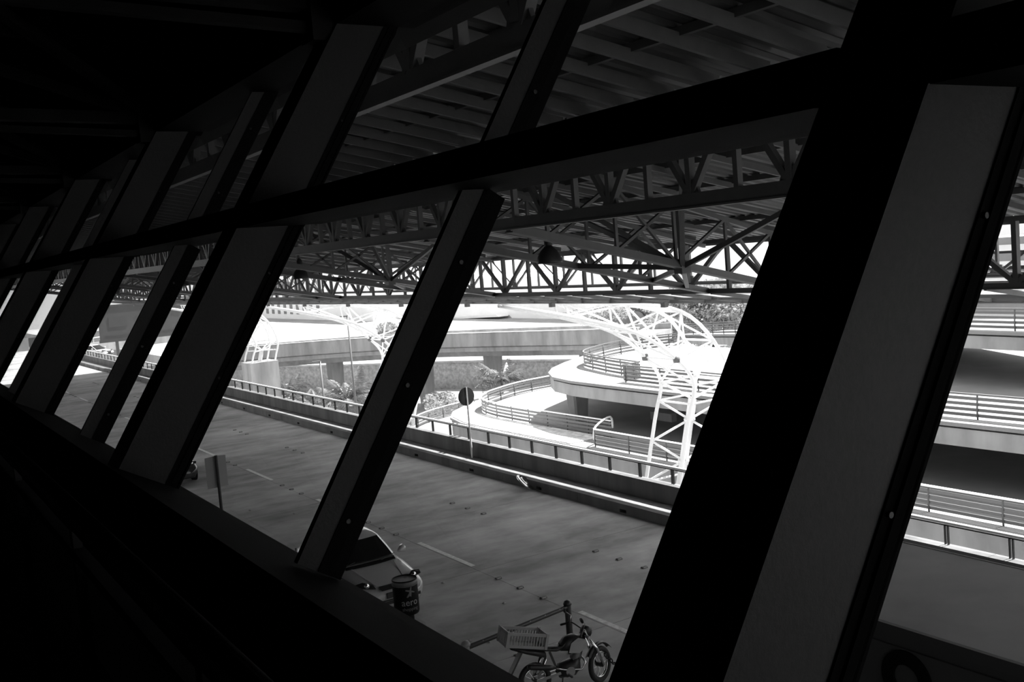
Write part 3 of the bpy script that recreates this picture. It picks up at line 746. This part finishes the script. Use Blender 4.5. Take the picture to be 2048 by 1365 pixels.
def block(name, r0, r1, Y, z0, z1, lab, wins, depth=14, shade=None):
    t = thing(name, ((r0+r1)/2*Y,Y,z0), lab, 'building')
    box('wall', r0*Y, r1*Y, Y, Y+depth, z0, z1, M['whiteb'], t)
    box('roof_parapet', r0*Y-.2, r1*Y+.2, Y-.25, Y+depth, z1, z1+.5, M['whiteb'], t)
    for a0, a1, b0, b1, m in wins:
        w_ = box('window', a0*Y, a1*Y, Y-.12, Y+.05, EYE+b0*Y, EYE+b1*Y, m, t)
    return t
block('office_building', -3.05, -2.2, 100, -5.6, 7.0, 'tall pale building with faint vertical fins on the far side', [(-2.95+.05*i,-2.93+.05*i,-.12,-.03,M['slab']) for i in range(9)]+[(-2.5,-2.42,-.155,-.150,M['grey']),(-2.36,-2.28,-.155,-.150,M['grey'])])
block('apartment_building', -2.2, -1.97, 118, -5.6, 6.0, 'white building with a few tiny dark windows behind the flyover', [(-2.17+.035*i,-2.158+.035*i,-.128,-.120,M['windowd']) for i in range(5)])
block('house', -1.07, -.93, 128, -5.6, 1.2, 'small white house with one dark window behind the tree', [(-1.045,-1.03,-.108,-.092,M['windowd'])])
block('row_building', -.80, -.50, 90, -5.6, 10.5, 'white building with a row of dark windows above stepped ledges', [(-.655+.024*i,-.636+.024*i,-.032,-.027,M['windowd']) for i in range(4)])
ab = thing('stepped_terraces', (-55,78,-5.6), 'white stepped ledges below the building with the window row', 'terrace')
for i in range(5): box('ledge', -.74*78, -.45*78, 78-i*.5, 84, EYE-.095*78+1.3*(4-i)-.4, EYE-.095*78+1.3*(4-i)+.2, M['slab'], ab)
box('ledge_base', -.74*78, -.45*78, 79, 84, -5.6, EYE-.095*78, M['whiteb'], ab)

# ================================================================== FAR END OF THE ROAD: BILLBOARD AND BEND
bb = thing('billboard', (-136,30,-9.2), 'large grey billboard panel with a dark square logo and faint lettering above the road bend', 'billboard')
y0, y1, z0, z1 = 24.4, 37.5, 1.05, 5.13
box('panel', -136.2, -136, y0, y1, z0, z1, M['board'], bb)
box('panel_frame', -136.25, -135.95, y0-.1, y1+.1, z1, z1+.25, M['printd'], bb)
box('panel_frame', -136.25, -135.95, y0-.1, y1+.1, z0-.35, z0, M['printd'], bb)
box('logo_block', -136.0, -135.97, y0+1.2, y0+3.4, z0+1.5, z0+2.8, M['printd'], bb)
for s_, yy, zz, sz in (('Cartão', y0+5.3, z0+2.3, .62), ('Pague', y0+5.9, z0+1.6, .6), ('Mais', y0+9.6, z0+2.4, .62)):
    me = textmesh(s_, sz); me.materials.clear(); me.materials.append(M['printd'])
    link('lettering', me, bb, Matrix.Translation((-135.98,yy,zz)) @ Matrix.Rotation(math.pi/2,4,'Z') @ Matrix.Rotation(math.pi/2,4,'X'))
box('caption_line', -136.0, -135.98, y0+.6, y1-.6, z0+.42, z0+.55, M['printd'], bb)
for yy in (y0+2, y1-2): rod('support_post', (-136.3,yy,-9.2), (-136.3,yy,z1), .2, M['ramprail'], bb, 10)
bend = thing('road_bend', (-135,26,-.1), kind='structure')
bp = smooth_path([(-128,19.5,0),(-133,20.5,0),(-139,24,0),(-143,30,0),(-145,40,0)],5)
sweep('road_deck', bp, rect(-14,.3,-.5,-.02), M['slab'], bend)
sweep('kerb_wall', bp, rect(0,.35,-.6,.75), M['conc'], bend)
rbend = thing('bend_railing', (-128,19.5,.75), 'low white railing following the bend at the far end of the road', 'railing')
sweep('top_rail', [p+V((0,0,1.35)) for p in bp], rect(.1,.2,-.05,.05), M['white'], rbend)
for i in range(0, len(bp), 2):
    p = bp[i]; rod('post', p+V((.1,.1,.7)), p+V((.1,.1,1.35)), .04, M['white'], rbend, 8)
dk = thing('site_hoarding', (-150,30,-.5), 'dark grey hoarding wall beyond the road bend', 'fence')
for i in range(6): box('hoarding_panel', -151, -150.8, 8+5*i+.03, 13+5*i-.03, -.2, 1.7, M['grey'] if i % 2 else M['printd'], dk)
box('hoarding_base', -151.3, -150.5, 8, 38, -.6, -.15, M['conc'], dk)

# ================================================================== SIGNS AND SMALL THINGS BY THE PARAPET
sx, sy = -32.95, 18.45
t = thing('round_sign', (sx,sy,.3), 'round traffic sign seen from its dark back on a thin white pole by the parapet', 'sign')
rod('pole', (sx,sy,.28), (sx,sy,2.98), .035, M['white'], t, 10)
lathe('disc', [(.001,-.008),(.34,-.008),(.345,0),(.34,.008),(.001,.008)], M['signback'], t, 32, Matrix.Translation((sx-.05,sy,2.62)) @ Matrix.Rotation(math.pi/2,4,'Y'))
box('clamp', sx-.05, sx-.02, sy-.05, sy+.05, 2.55, 2.69, M['ramprail'], t)
hx, hy = -28.15, 17.74
t = thing('hubcap', (hx,hy,.18), 'silver hubcap leaning against the kerb below the parapet', 'hubcap')
e1 = V((.42,-.08,-.20)).normalized(); vv = V((-.84,.53,-.15)); e2 = (vv-e1*vv.dot(e1)).normalized(); e2 = (e2*.93+e1.cross(e2)*.37).normalized(); e3 = e1.cross(e2)
Mh = Matrix.Translation((hx,hy-.05,.22)) @ Matrix((e1,e2,e3)).transposed().to_4x4() @ Matrix.Scale(1.8,4)
lathe('rim', [(.13,.02),(.17,.035),(.20,.02),(.21,0),(.17,-.01),(.13,.0)], M['chrome'], t, 28, Mh)
lathe('dish', [(.001,.0),(.06,.01),(.11,.045),(.135,.02)], M['chrome'], t, 24, Mh)
px_, py_ = -29.3, 8.0
t = thing('parking_sign', (px_,py_,0), 'grey rectangular sign seen from behind, its dark post running down the middle', 'sign')
rod('post', (px_,py_,0), (px_,py_,2.7), .045, M['signback'], t, 10)
Ms = Matrix.Translation((px_,py_,2.22)) @ Matrix.Rotation(math.radians(90+6),4,'Z')
for s_ in (-1,1):
    vs = [(s_*.03,.05,-.46),(s_*.31,.06,-.46),(s_*.31,.06,.44),(s_*.03,.05,.46)]
    vs += [(a,b_+.015,c) for a,b_,c in vs]
    solid('plate', vs, [(0,1,2,3),(4,5,6,7),(0,1,5,4),(1,2,6,5),(2,3,7,6),(3,0,4,7)], M['signgrey'], t, False, Ms)
# litter on the road
for i, (lx, ly) in enumerate(((-24.6,9.9),(-17.9,9.6),(-17.6,9.85),(-19.3,11.3),(-21.6,11.0),(-16.6,9.9),(-33.2,10.0),(-31.5,10.9),(-35.9,9.3))):
    rnd = random.Random(i); s_ = .05
    vs = [(lx+s_*1.6*math.cos(a)*rnd.uniform(.6,1.1), ly+s_*math.sin(a)*rnd.uniform(.6,1.1), .012) for a in [k*1.05 for k in range(6)]]+[(lx,ly,.035)]
    vs += [(x,y,0) for x,y,z in vs[:6]]
    o = solid('paper_scrap', vs, [(i_,(i_+1)%6,6) for i_ in range(6)]+[(i_,(i_+1)%6,7+(i_+1)%6,7+i_) for i_ in range(6)]+[tuple(range(7,13))], M['crate'])
    tag(o, 'small pale scrap of litter lying on the carriageway', 'litter', 'litter scraps on the road')
# concrete canopy with a dark sign fascia, right of the big column
cn = thing('entrance_canopy', (-3,11.4,3), 'flat concrete entrance canopy with dark sign fascia beside the big column', 'canopy')
box('slab', -11.3, 8, 9.9, 12.72, 2.8, 3.0, M['canopy'], cn)
box('edge_strip', -11.3, 8, 12.70, 12.74, 2.86, 3.005, M['printd'], cn)
box('rim', -11.3, 8, 9.84, 9.9, 2.78, 3.03, M['signback'], cn)
box('sign_fascia', -11.3, 8, 9.80, 9.86, .9, 2.8, M['bell'], cn)
lathe('sign_letter', [(.17,-.025),(.34,-.025),(.34,.01),(.17,.01),(.17,-.025)], M['frame'], cn, 32, smooth=False, M4= Matrix.Translation((-7.55,9.78,2.45)) @ Matrix.Rotation(math.pi/2,4,'X'))
for x in (-11,-5,1,7): rod('canopy_post', (x,11.5,0), (x,11.5,2.85), .09, M['ramprail'], cn, 12)

# ================================================================== CARS
def ring(x0, x1, w_, z, bulge=.05):
    p = []
    for i in range(5): y = -w_*.86+2*w_*.86*i/4; p.append((x1-bulge*(y/w_)**2, y, z))
    for i in range(5): x = x1-.14-(x1-x0-.26)*i/4; p.append((x, w_*(1-.03*abs(i-2)), z))
    for i in range(5): y = w_*.86-2*w_*.86*i/4; p.append((x0+bulge*(y/w_)**2, y, z))
    for i in range(5): x = x0+.12+(x1-x0-.26)*i/4; p.append((x, -w_*(1-.03*abs(i-2)), z))
    return p
def car(x, y, rz, paint, lab, taxi=False):
    t = thing('car', (x,y,0), lab, 'car', rot=(0,0,rz))
    def sec(xx, top, w_, bot=.22):
        mid = min(top-.10, .46); b2 = min(bot, top-.2)
        h = [(0,top),(.5*w_,top-.004),(.80*w_,top-.022),(.94*w_,top-.07),(w_,(top+mid)/2),(w_*.995,mid),(.96*w_,(mid+b2)/2),(.86*w_,b2)]
        r_ = [(xx,yy,zz) for yy,zz in h]; l = [(xx,-yy,zz) for yy,zz in h[:0:-1]]
        return r_+l
    st = [(2.10,.50,.50),(2.07,.58,.66),(2.00,.655,.75),(1.85,.72,.80),(1.6,.79,.83),(1.25,.85,.845),(.95,.90,.85),(.6,.93,.855),(0,.94,.86),(-.8,.94,.86),(-1.3,.95,.85),(-1.7,.96,.83),(-1.95,.92,.78),(-2.06,.80,.72),(-2.10,.55,.64)]
    loft('body', [sec(*s) for s in st], M[paint], t)
    rings = [ring(-1.62,1.00,.74,.90,.10),ring(-1.40,.60,.70,1.12,.09),ring(-1.12,.24,.62,1.34,.08),ring(-.98,.10,.56,1.40,.08),ring(-.80,-.10,.44,1.435,.06)]
    vs = [p for r_ in rings for p in r_]
    groups = {'windscreen':[], 'side_window':[], 'rear_window':[], 'pillars':[]}
    for k in range(2):
        for j in range(20):
            q = (k*20+j, k*20+(j+1)%20, (k+1)*20+(j+1)%20, (k+1)*20+j)
            s_ = j//5; inner = j % 5 != 4
            nm = ('windscreen','side_window','rear_window','side_window')[s_] if inner else 'pillars'
            if s_ in (1,3) and inner and j % 5 == 2: nm = 'pillars' if False else nm
            groups[nm].append(q)
    roof = []
    for k in (2,3): roof += [(k*20+j, k*20+(j+1)%20, (k+1)*20+(j+1)%20, (k+1)*20+j) for j in range(20)]
    roof.append(tuple(range(80,100)))
    solid('pillars', vs, groups['pillars'], M[paint], t, True); solid('roof', vs, roof, M[paint], t, True)
    for nm in ('windscreen','rear_window'): solid(nm, vs, groups[nm], M['carg'], t, True)
    half = len(groups['side_window'])
    solid('side_window', vs, [q for q in groups['side_window'] if vs[q[0]][1] > 0], M['carg'], t, True)
    solid('side_window', vs, [q for q in groups['side_window'] if vs[q[0]][1] < 0], M['carg'], t, True)
    for s_ in (-1,1):
        # headlamp, fog lamp, mirror
        hp = [(1.99,s_*.40,.64),(1.87,s_*.76,.70),(1.70,s_*.80,.735),(1.74,s_*.60,.765),(1.90,s_*.42,.705)]
        hp = [(a+.01,b_,c+.02) for a,b_,c in hp]
        hp2 = [(a+.03,b_+s_*.01,c+.03) for a,b_,c in hp]
        solid('headlamp', hp+hp2, [tuple(range(5)),tuple(range(5,10))]+[(i,(i+1)%5,5+(i+1)%5,5+i) for i in range(5)], M['headl'], t)
        lathe('lamp_bulb', [(.001,0),(.05,.01),(.06,.05),(.001,.07)], M['chrome'], t, 14, Matrix.Translation((1.90,s_*.58,.735)) @ Matrix.Rotation(math.radians(50),4,'Y'))
        box('fog_lamp', 2.02, 2.085, s_*.58-.06, s_*.58+.06, .33, .40, M['blackp'], t)
        tube('mirror', [(.62,s_*.84,.97),(.60,s_*.93,.99),(.58,s_*1.0,1.0),(.57,s_*1.06,1.0)], [.025,.085,.10,.04], M[paint], t, 10)
        box('tail_lamp', -2.07, -1.98, s_*.62-.12, s_*.62+.12, .70, .85, M['lamp'], t)
        bar('hood_crease', (1.0,s_*.52,.915), (1.93,s_*.36,.715), .02, .015, M[paint], t)
        bar('wiper', (.95,s_*.5-.25,.955), (.82,s_*.5+.15,1.01), .015, .015, M['blackp'], t)
    vs = [(2.075,-.30,.63),(2.075,.30,.63),(1.985,.33,.70),(1.985,-.33,.70),(2.11,-.30,.62),(2.11,.30,.62),(2.03,.33,.69),(2.03,-.33,.69)]
    solid('grille', vs, [(0,1,2,3),(4,5,6,7),(0,1,5,4),(1,2,6,5),(2,3,7,6),(3,0,4,7)], M['blackp'], t)
    lathe('badge', [(.001,0),(.05,0),(.05,.02),(.001,.02)], M['chrome'], t, 16, Matrix.Translation((2.06,0,.68)) @ Matrix.Rotation(math.radians(70),4,'Y'))
    box('bumper_intake', 2.05, 2.12, -.48, .48, .29, .36, M['blackp'], t)
    box('bumper_strip', 1.98, 2.13, -.60, .60, .375, .40, M['blackp'], t)
    box('number_plate', 2.09, 2.135, -.20, .20, .43, .55, M['signback'], t)
    bar('dashboard', (.78,-.6,.97), (.78,.6,.97), .25, .03, M['blackp'], t)
    for sxx in (-1.27,1.28):
        for s_ in (-1,1):
            Mw = Matrix.Translation((sxx,s_*.77,.305)) @ Matrix.Rotation(math.pi/2,4,'X')
            lathe('wheel_arch', [(.001,-.02),(.37,-.02),(.37,.02),(.001,.02)], M['black'], t, 24, Matrix.Translation((sxx,s_*.835,.33)) @ Matrix.Rotation(math.pi/2,4,'X'))
            ty = lathe('tyre', [(.19,-.09),(.27,-.10),(.305,-.07),(.305,.07),(.27,.10),(.19,.09),(.19,-.09)], M['black'], t, 28, Mw)
            lathe('wheel_cover', [(.001,-s_*.085+.0),(.06,-s_*.09),(.185,-s_*.075),(.19,-s_*.05)], M['chrome'], t, 20, Mw @ Matrix.Scale(-1 if False else 1,4))
    if taxi:
        tx = thing('x', (0,0,0)); bpy.data.objects.remove(tx)
        vs = [(-.42,-.20,1.43),(-.26,-.20,1.43),(-.26,.20,1.43),(-.42,.20,1.43),(-.37,-.18,1.57),(-.31,-.18,1.57),(-.31,.18,1.57),(-.37,.18,1.57)]
        vs = [(a+.16,b_,c) for a,b_,c in vs]
        solid('roof_sign', vs, [(0,1,2,3),(4,5,6,7),(0,1,5,4),(1,2,6,5),(2,3,7,6),(3,0,4,7)], M['white'], t)
        me = textmesh('TAXI', .12); me.materials.clear(); me.materials.append(M['printd'])
        link('roof_sign_lettering', me, t, Matrix.Translation((-.09,0,1.455)) @ Matrix.Rotation(math.pi/2,4,'Z') @ Matrix.Rotation(math.radians(70),4,'X'))
    return t
car(-22.5, 9.17, 0, 'carw', 'silver white taxi with a lit-edged bonnet and roof sign waiting on the road', True)
car(-41.6, 9.3, 0, 'card', 'dark car standing far behind the taxi beyond the grey sign')
car(-121, 21.0, math.radians(35), 'carw', 'pale car rounding the sunlit bend at the far end of the road')
t = car(-86.0, 52.0, math.radians(200), 'carw', 'white car parked under the flyover behind the round palm')
t.location.z = -9.2

# ================================================================== ADVERTISING DRUM
ax, ay = -19.15, 8.85
t = thing('advertising_drum', (ax,ay,0), 'black advertising drum printed with a figure and the words aero shopping on a pale base', 'sign')
box('base_block', ax-.27, ax+.27, ay-.27, ay+.27, 0, .26, M['signgrey'], t)
lathe('drum', [(.25,.48),(.265,.52),(.265,1.20),(.258,1.215),(.25,1.20),(.245,.9),(.001,.9)], M['drum'], t, 36, Matrix.Translation((ax,ay,0)))
lathe('rim_band', [(.264,1.09),(.269,1.09),(.269,1.19),(.264,1.19)], M['rimgrey'], t, 36, Matrix.Translation((ax,ay,0)))
rod('stem', (ax,ay,.3), (ax,ay,.52), .14, M['drum'], t, 16)
face = math.atan2(-ay, -ax)+.30
def wrap(me, zz, m, da=0):
    for v in me.vertices:
        a = face+da+v.co.x/.268; r = .2675+v.co.z
        v.co = (ax+r*math.cos(a), ay+r*math.sin(a), zz+v.co.y)
    me.materials.clear(); me.materials.append(m); return link('lettering', me, t)
wrap(textmesh('aero', .20), .70, M['print']); wrap(textmesh('shopping', .10), .59, M['rimgrey'])
fig = meshd('figure_emblem', [(-.01,.02,0),(.02,.0,0),(.035,.09,0),(.11,.07,0),(.11,.09,0),(.03,.13,0),(.045,.2,0),(.02,.205,0),(0,.14,0),(-.09,.16,0),(-.095,.135,0),(-.01,.10,0),(-.08,.0,0),(-.06,-.01,0)], [tuple(range(14))], M['printd'])
bm = bmesh.new(); bm.from_mesh(fig); r_ = bmesh.ops.extrude_face_region(bm, geom=bm.faces[:]); bmesh.ops.translate(bm, vec=(0,0,.003), verts=[v for v in r_['geom'] if isinstance(v,bmesh.types.BMVert)]); bmesh.ops.triangulate(bm, faces=bm.faces); bm.to_mesh(fig); bm.free()
o = wrap(fig, .88, M['rimgrey'], .05); o.name = 'figure_emblem'

# ================================================================== MOTORCYCLE, CRATE, BARRIER
def torus(name, R1, r, m, parent, M4, n=32, k=10, flat=1.0):
    vs = []; fs = []
    for i in range(n):
        a = 2*math.pi*i/n
        for j in range(k):
            b_ = 2*math.pi*j/k; q = R1+r*math.cos(b_); vs.append((q*math.cos(a), r*flat*math.sin(b_), q*math.sin(a)))
    for i in range(n):
        for j in range(k): fs.append((i*k+j, i*k+(j+1)%k, ((i+1)%n)*k+(j+1)%k, ((i+1)%n)*k+j))
    return solid(name, vs, fs, m, parent, True, M4)
def wheel(t, M4, r):
    torus('tyre', r-.045, .048, M['black'], t, M4)
    torus('wheel_rim', r-.10, .014, M['chrome'], t, M4, 32, 8, 1.8)
    for i in range(12):
        a = 2*math.pi*i/12; s_ = .03 if i % 2 else -.03
        p = M4 @ V((.035*math.cos(a+.3), s_, .035*math.sin(a+.3))); q = M4 @ V(((r-.105)*math.cos(a),0,(r-.105)*math.sin(a)))
        rod('spoke', p, q, .004, M['chrome'], t, 5)
    rod('hub', M4 @ V((0,-.07,0)), M4 @ V((0,.07,0)), .04, M['blackp'], t, 12)
mt = thing('motorcycle', (-14.63, 9.76, 0), 'dark motorcycle with pale tank panels and a crate on its rear rack', 'motorcycle', rot=(math.radians(0),0,math.radians(90)))
mt.rotation_euler = (math.radians(-4), 0, math.radians(78))
wheel(mt, Matrix.Translation((-.63,0,.31)), .31)
ST = Matrix.Translation((.63,0,.32)) @ Matrix.Rotation(math.radians(30),4,'Z')
wheel(mt, ST, .32)
for s_ in (-.085,.085):
    a = V((.63,s_,.32)); top = V((.36,s_*1.0,.95)); tube('fork', [ST @ V((0,s_,0)), ST @ V((-.15,s_,.35)), V((.37,s_,.93))], [.026,.026,.022], M['chrome'], mt, 10)
    tube('shock', [(-.60,s_*1.2,.36),(-.42,s_*1.2,.68)], .03, M['chrome'], mt, 8)
    bar('swingarm', (-.63,s_,.31), (-.12,s_*.8,.36), .035, .05, M['chrome'], mt)
fend = [ST @ V((.40*math.cos(a)*1.02,0,.40*math.sin(a))) for a in [math.radians(d) for d in range(35,150,12)]]
vs = []; fs = []
for i, p in enumerate(fend):
    d = ST.to_3x3() @ V((0,.06,0)); vs += [p-d-V((0,0,.03)), p, p+d-V((0,0,.03)), p+V((0,0,.012))]
    if i: 
        b0 = (i-1)*4; fs += [(b0+j, b0+(j+1)%4, b0+4+(j+1)%4, b0+4+j) for j in range(4)]
solid('front_fender', vs, fs, M['blackp'], mt, True)
def blob(name, rows, m):   # rows: (x, y-halfwidth, z0, z1)
    secs = []
    for x, wd, z0, z1 in rows:
        s_ = []
        for i in range(12):
            a = 2*math.pi*i/12; s_.append((x, wd*math.copysign(abs(math.cos(a))**.7,math.cos(a)), (z0+z1)/2+(z1-z0)/2*math.copysign(abs(math.sin(a))**.7,math.sin(a))))
        secs.append(s_)
    return loft(name, secs, m, mt)
blob('fuel_tank', [(.36,.05,.80,.86),(.30,.12,.73,.92),(.18,.145,.70,.97),(.02,.135,.70,.95),(-.10,.08,.72,.86)], M['blackp'])
for s_ in (-1,1):
    pts = [(.40,s_*.10,.74),(.36,s_*.14,.86),(.20,s_*.157,.93),(.06,s_*.155,.86),(.00,s_*.15,.70),(.20,s_*.155,.66)]
    p2 = [(a,b_+s_*.012,c) for a,b_,c in pts]
    solid('tank_panel', pts+p2, [tuple(range(6)),tuple(range(6,12))]+[(i,(i+1)%6,6+(i+1)%6,6+i) for i in range(6)], M['crate'], mt)
blob('seat', [(-.06,.08,.74,.84),(-.2,.12,.74,.83),(-.45,.125,.80,.89),(-.72,.11,.88,.97),(-.9,.06,.95,1.01)], M['blackp'])
tube('seat_piping', [(-.02,-.09,.87),(-.10,-.125,.82),(-.3,-.13,.84)], .016, M['blackp'], mt, 8)
blob('tail_fairing', [(-.4,.09,.66,.78),(-.75,.09,.80,.90),(-1.02,.05,.93,.98)], M['blackp'])
bar('rear_mudguard', (-.82,0,.88), (-1.08,0,.50), .14, .03, M['blackp'], mt)
blob('engine_block', [(-.16,.09,.28,.50),(-.05,.15,.24,.52),(.10,.15,.26,.54),(.22,.10,.32,.60)], M['blackp'])
rod('engine_cover', (.0,-.165,.37), (.0,.165,.37), .085, M['chrome'], mt, 18)
blob('cylinder', [(.10,.08,.46,.60),(.18,.09,.46,.66),(.26,.07,.50,.66)], M['ramprail'])
tube('exhaust_pipe', [(.26,-.07,.56),(.33,-.10,.45),(.22,-.13,.36),(-.1,-.14,.42),(-.30,-.15,.50)], .02, M['chrome'], mt, 8)
tube('silencer', [(-.28,-.16,.50),(-.40,-.17,.53),(-.75,-.18,.62),(-.80,-.18,.63)], [.03,.05,.055,.03], M['blackp'], mt, 12)
bar('frame_tube', (.36,0,.78), (.15,0,.26), .035, .035, M['blackp'], mt); bar('frame_tube', (.15,0,.26), (-.15,0,.26), .05, .035, M['blackp'], mt)
bar('frame_tube', (-.15,0,.26), (-.3,0,.74), .035, .035, M['blackp'], mt)
for s_ in (-.1,.1): bar('rack_rail', (-.42,s_,.87), (-1.02,s_,1.02), .02, .02, M['blackp'], mt)
tube('handlebar', smooth_path([(.16,-.40,1.04),(.27,-.30,1.09),(.36,-.10,1.02),(.36,.10,1.02),(.27,.30,1.09),(.16,.40,1.04)],4), .013, M['blackp'], mt, 8)
for s_ in (-1,1):
    tube('grip', [(.13,s_*.44,1.03),(.20,s_*.36,1.06)], .02, M['black'], mt, 8)
    tube('mirror_stalk', [(.26,s_*.29,1.09),(.30,s_*.31,1.2),(.22,s_*.37,1.27)], .008, M['chrome'], mt, 6)
    lathe('mirror', [(.001,-.015),(.06,-.01),(.06,.01),(.001,.018)], M['blackp'], mt, 16, Matrix.Translation((.21,s_*.39,1.29)) @ Matrix.Rotation(math.radians(80),4,'Y') @ Matrix.Diagonal((.8,1.1,1,1)))
    tube('lever', [(.27,s_*.27,1.08),(.26,s_*.40,1.06)], .006, M['chrome'], mt, 6)
    rod('indicator', (.40,s_*.08,.90), (.40,s_*.20,.90), .025, M['lens'], mt, 8)
blob('headlamp_cowl', [(.34,.06,.92,1.02),(.40,.10,.85,1.08),(.48,.09,.86,1.06),(.52,.06,.90,1.02)], M['blackp'])
bar('fork_glint', (.45,-.09,.80), (.40,-.06,1.02), .12, .01, M['white'], mt)  # white strip standing in for the bright glint on the chrome fork
tube('chain', [(-.63,.09,.36),(-.1,.09,.42)], .012, M['steel_d'], mt, 6)
bar('footpeg', (-.02,-.25,.30), (-.02,.25,.30), .03, .03, M['blackp'], mt); bar('kickstand', (-.05,.1,.28), (.0,.32,.02), .02, .02, M['blackp'], mt)
# crate strapped to the rack
ct = thing('crate', (-14.80, 8.98, .985), 'grey slatted plastic crate strapped on the rear rack of the motorcycle', 'crate', rot=(0,math.radians(15),math.radians(80)))
cx0, cx1, cw, chh = -.40, .34, .19, .27
box('crate_floor', cx0, cx1, -cw, cw, 0, .02, M['crate'], ct)
for z_ in (0,.215): 
    for s_ in (-1,1): box('crate_rail', cx0, cx1, s_*cw-.012, s_*cw+.012, z_, z_+.05, M['crate'], ct)
    for x_ in (cx0,cx1): box('crate_rail', x_-.012, x_+.012, -cw, cw, z_, z_+.05, M['crate'], ct)
for i in range(14):
    x_ = cx0+.02+(cx1-cx0-.04)*i/13
    for s_ in (-1,1): box('crate_slat', x_-.009, x_+.009, s_*cw-.008, s_*cw+.008, .04, .24, M['crate'], ct)
for i in range(9):
    y_ = -cw+2*cw*i/8
    for x_ in (cx0,cx1): box('crate_slat', x_-.008, x_+.008, y_-.012, y_+.012, .04, .26, M['crate'], ct)
for x_ in (cx0,cx1):
    for s_ in (-1,1): box('corner_post', x_-.025, x_+.025, s_*cw-.025, s_*cw+.025, 0, .275, M['crate'], ct)
# bumper rail behind the motorcycle
A, B = V((-15.55,8.25,.92)), V((-15.95,10.75,.92))
bt = thing('barrier_rail', (A.x,A.y,0), 'low dark tubular barrier rail on two posts behind the motorcycle', 'barrier')
rod('rail', A, B, .045, M['bell'], bt, 12)
for P_, m_ in ((A,'signgrey'),(B,'bell')):
    rod('post', (P_.x,P_.y,0), (P_.x,P_.y,P_.z+.06), .065, M[m_], bt, 12)
    lathe('post_cap', [(.08,0),(.085,.03),(.06,.08),(.001,.10)], M[m_], bt, 14, Matrix.Translation((P_.x,P_.y,P_.z+.04)))
for i in range(1,7):
    p = A.lerp(B,i/6.6); lathe('stud', [(.001,0),(.012,.002),(.001,.008)], M['white'], bt, 8, Matrix.Translation(p+V((.035,-.005,.028))))
ch = thing('chain_link_row', (-14.3,10.9,0), 'short dark chain trailing down from the front wheel of the motorcycle', 'chain')
for i in range(9):
    torus('link', .035, .012, M['black'], ch, Matrix.Translation((-14.42+.02*i,10.45+.045*i,.50-.058*i)) @ Matrix.Rotation(i*math.pi/2,4,'X'), 12, 6)
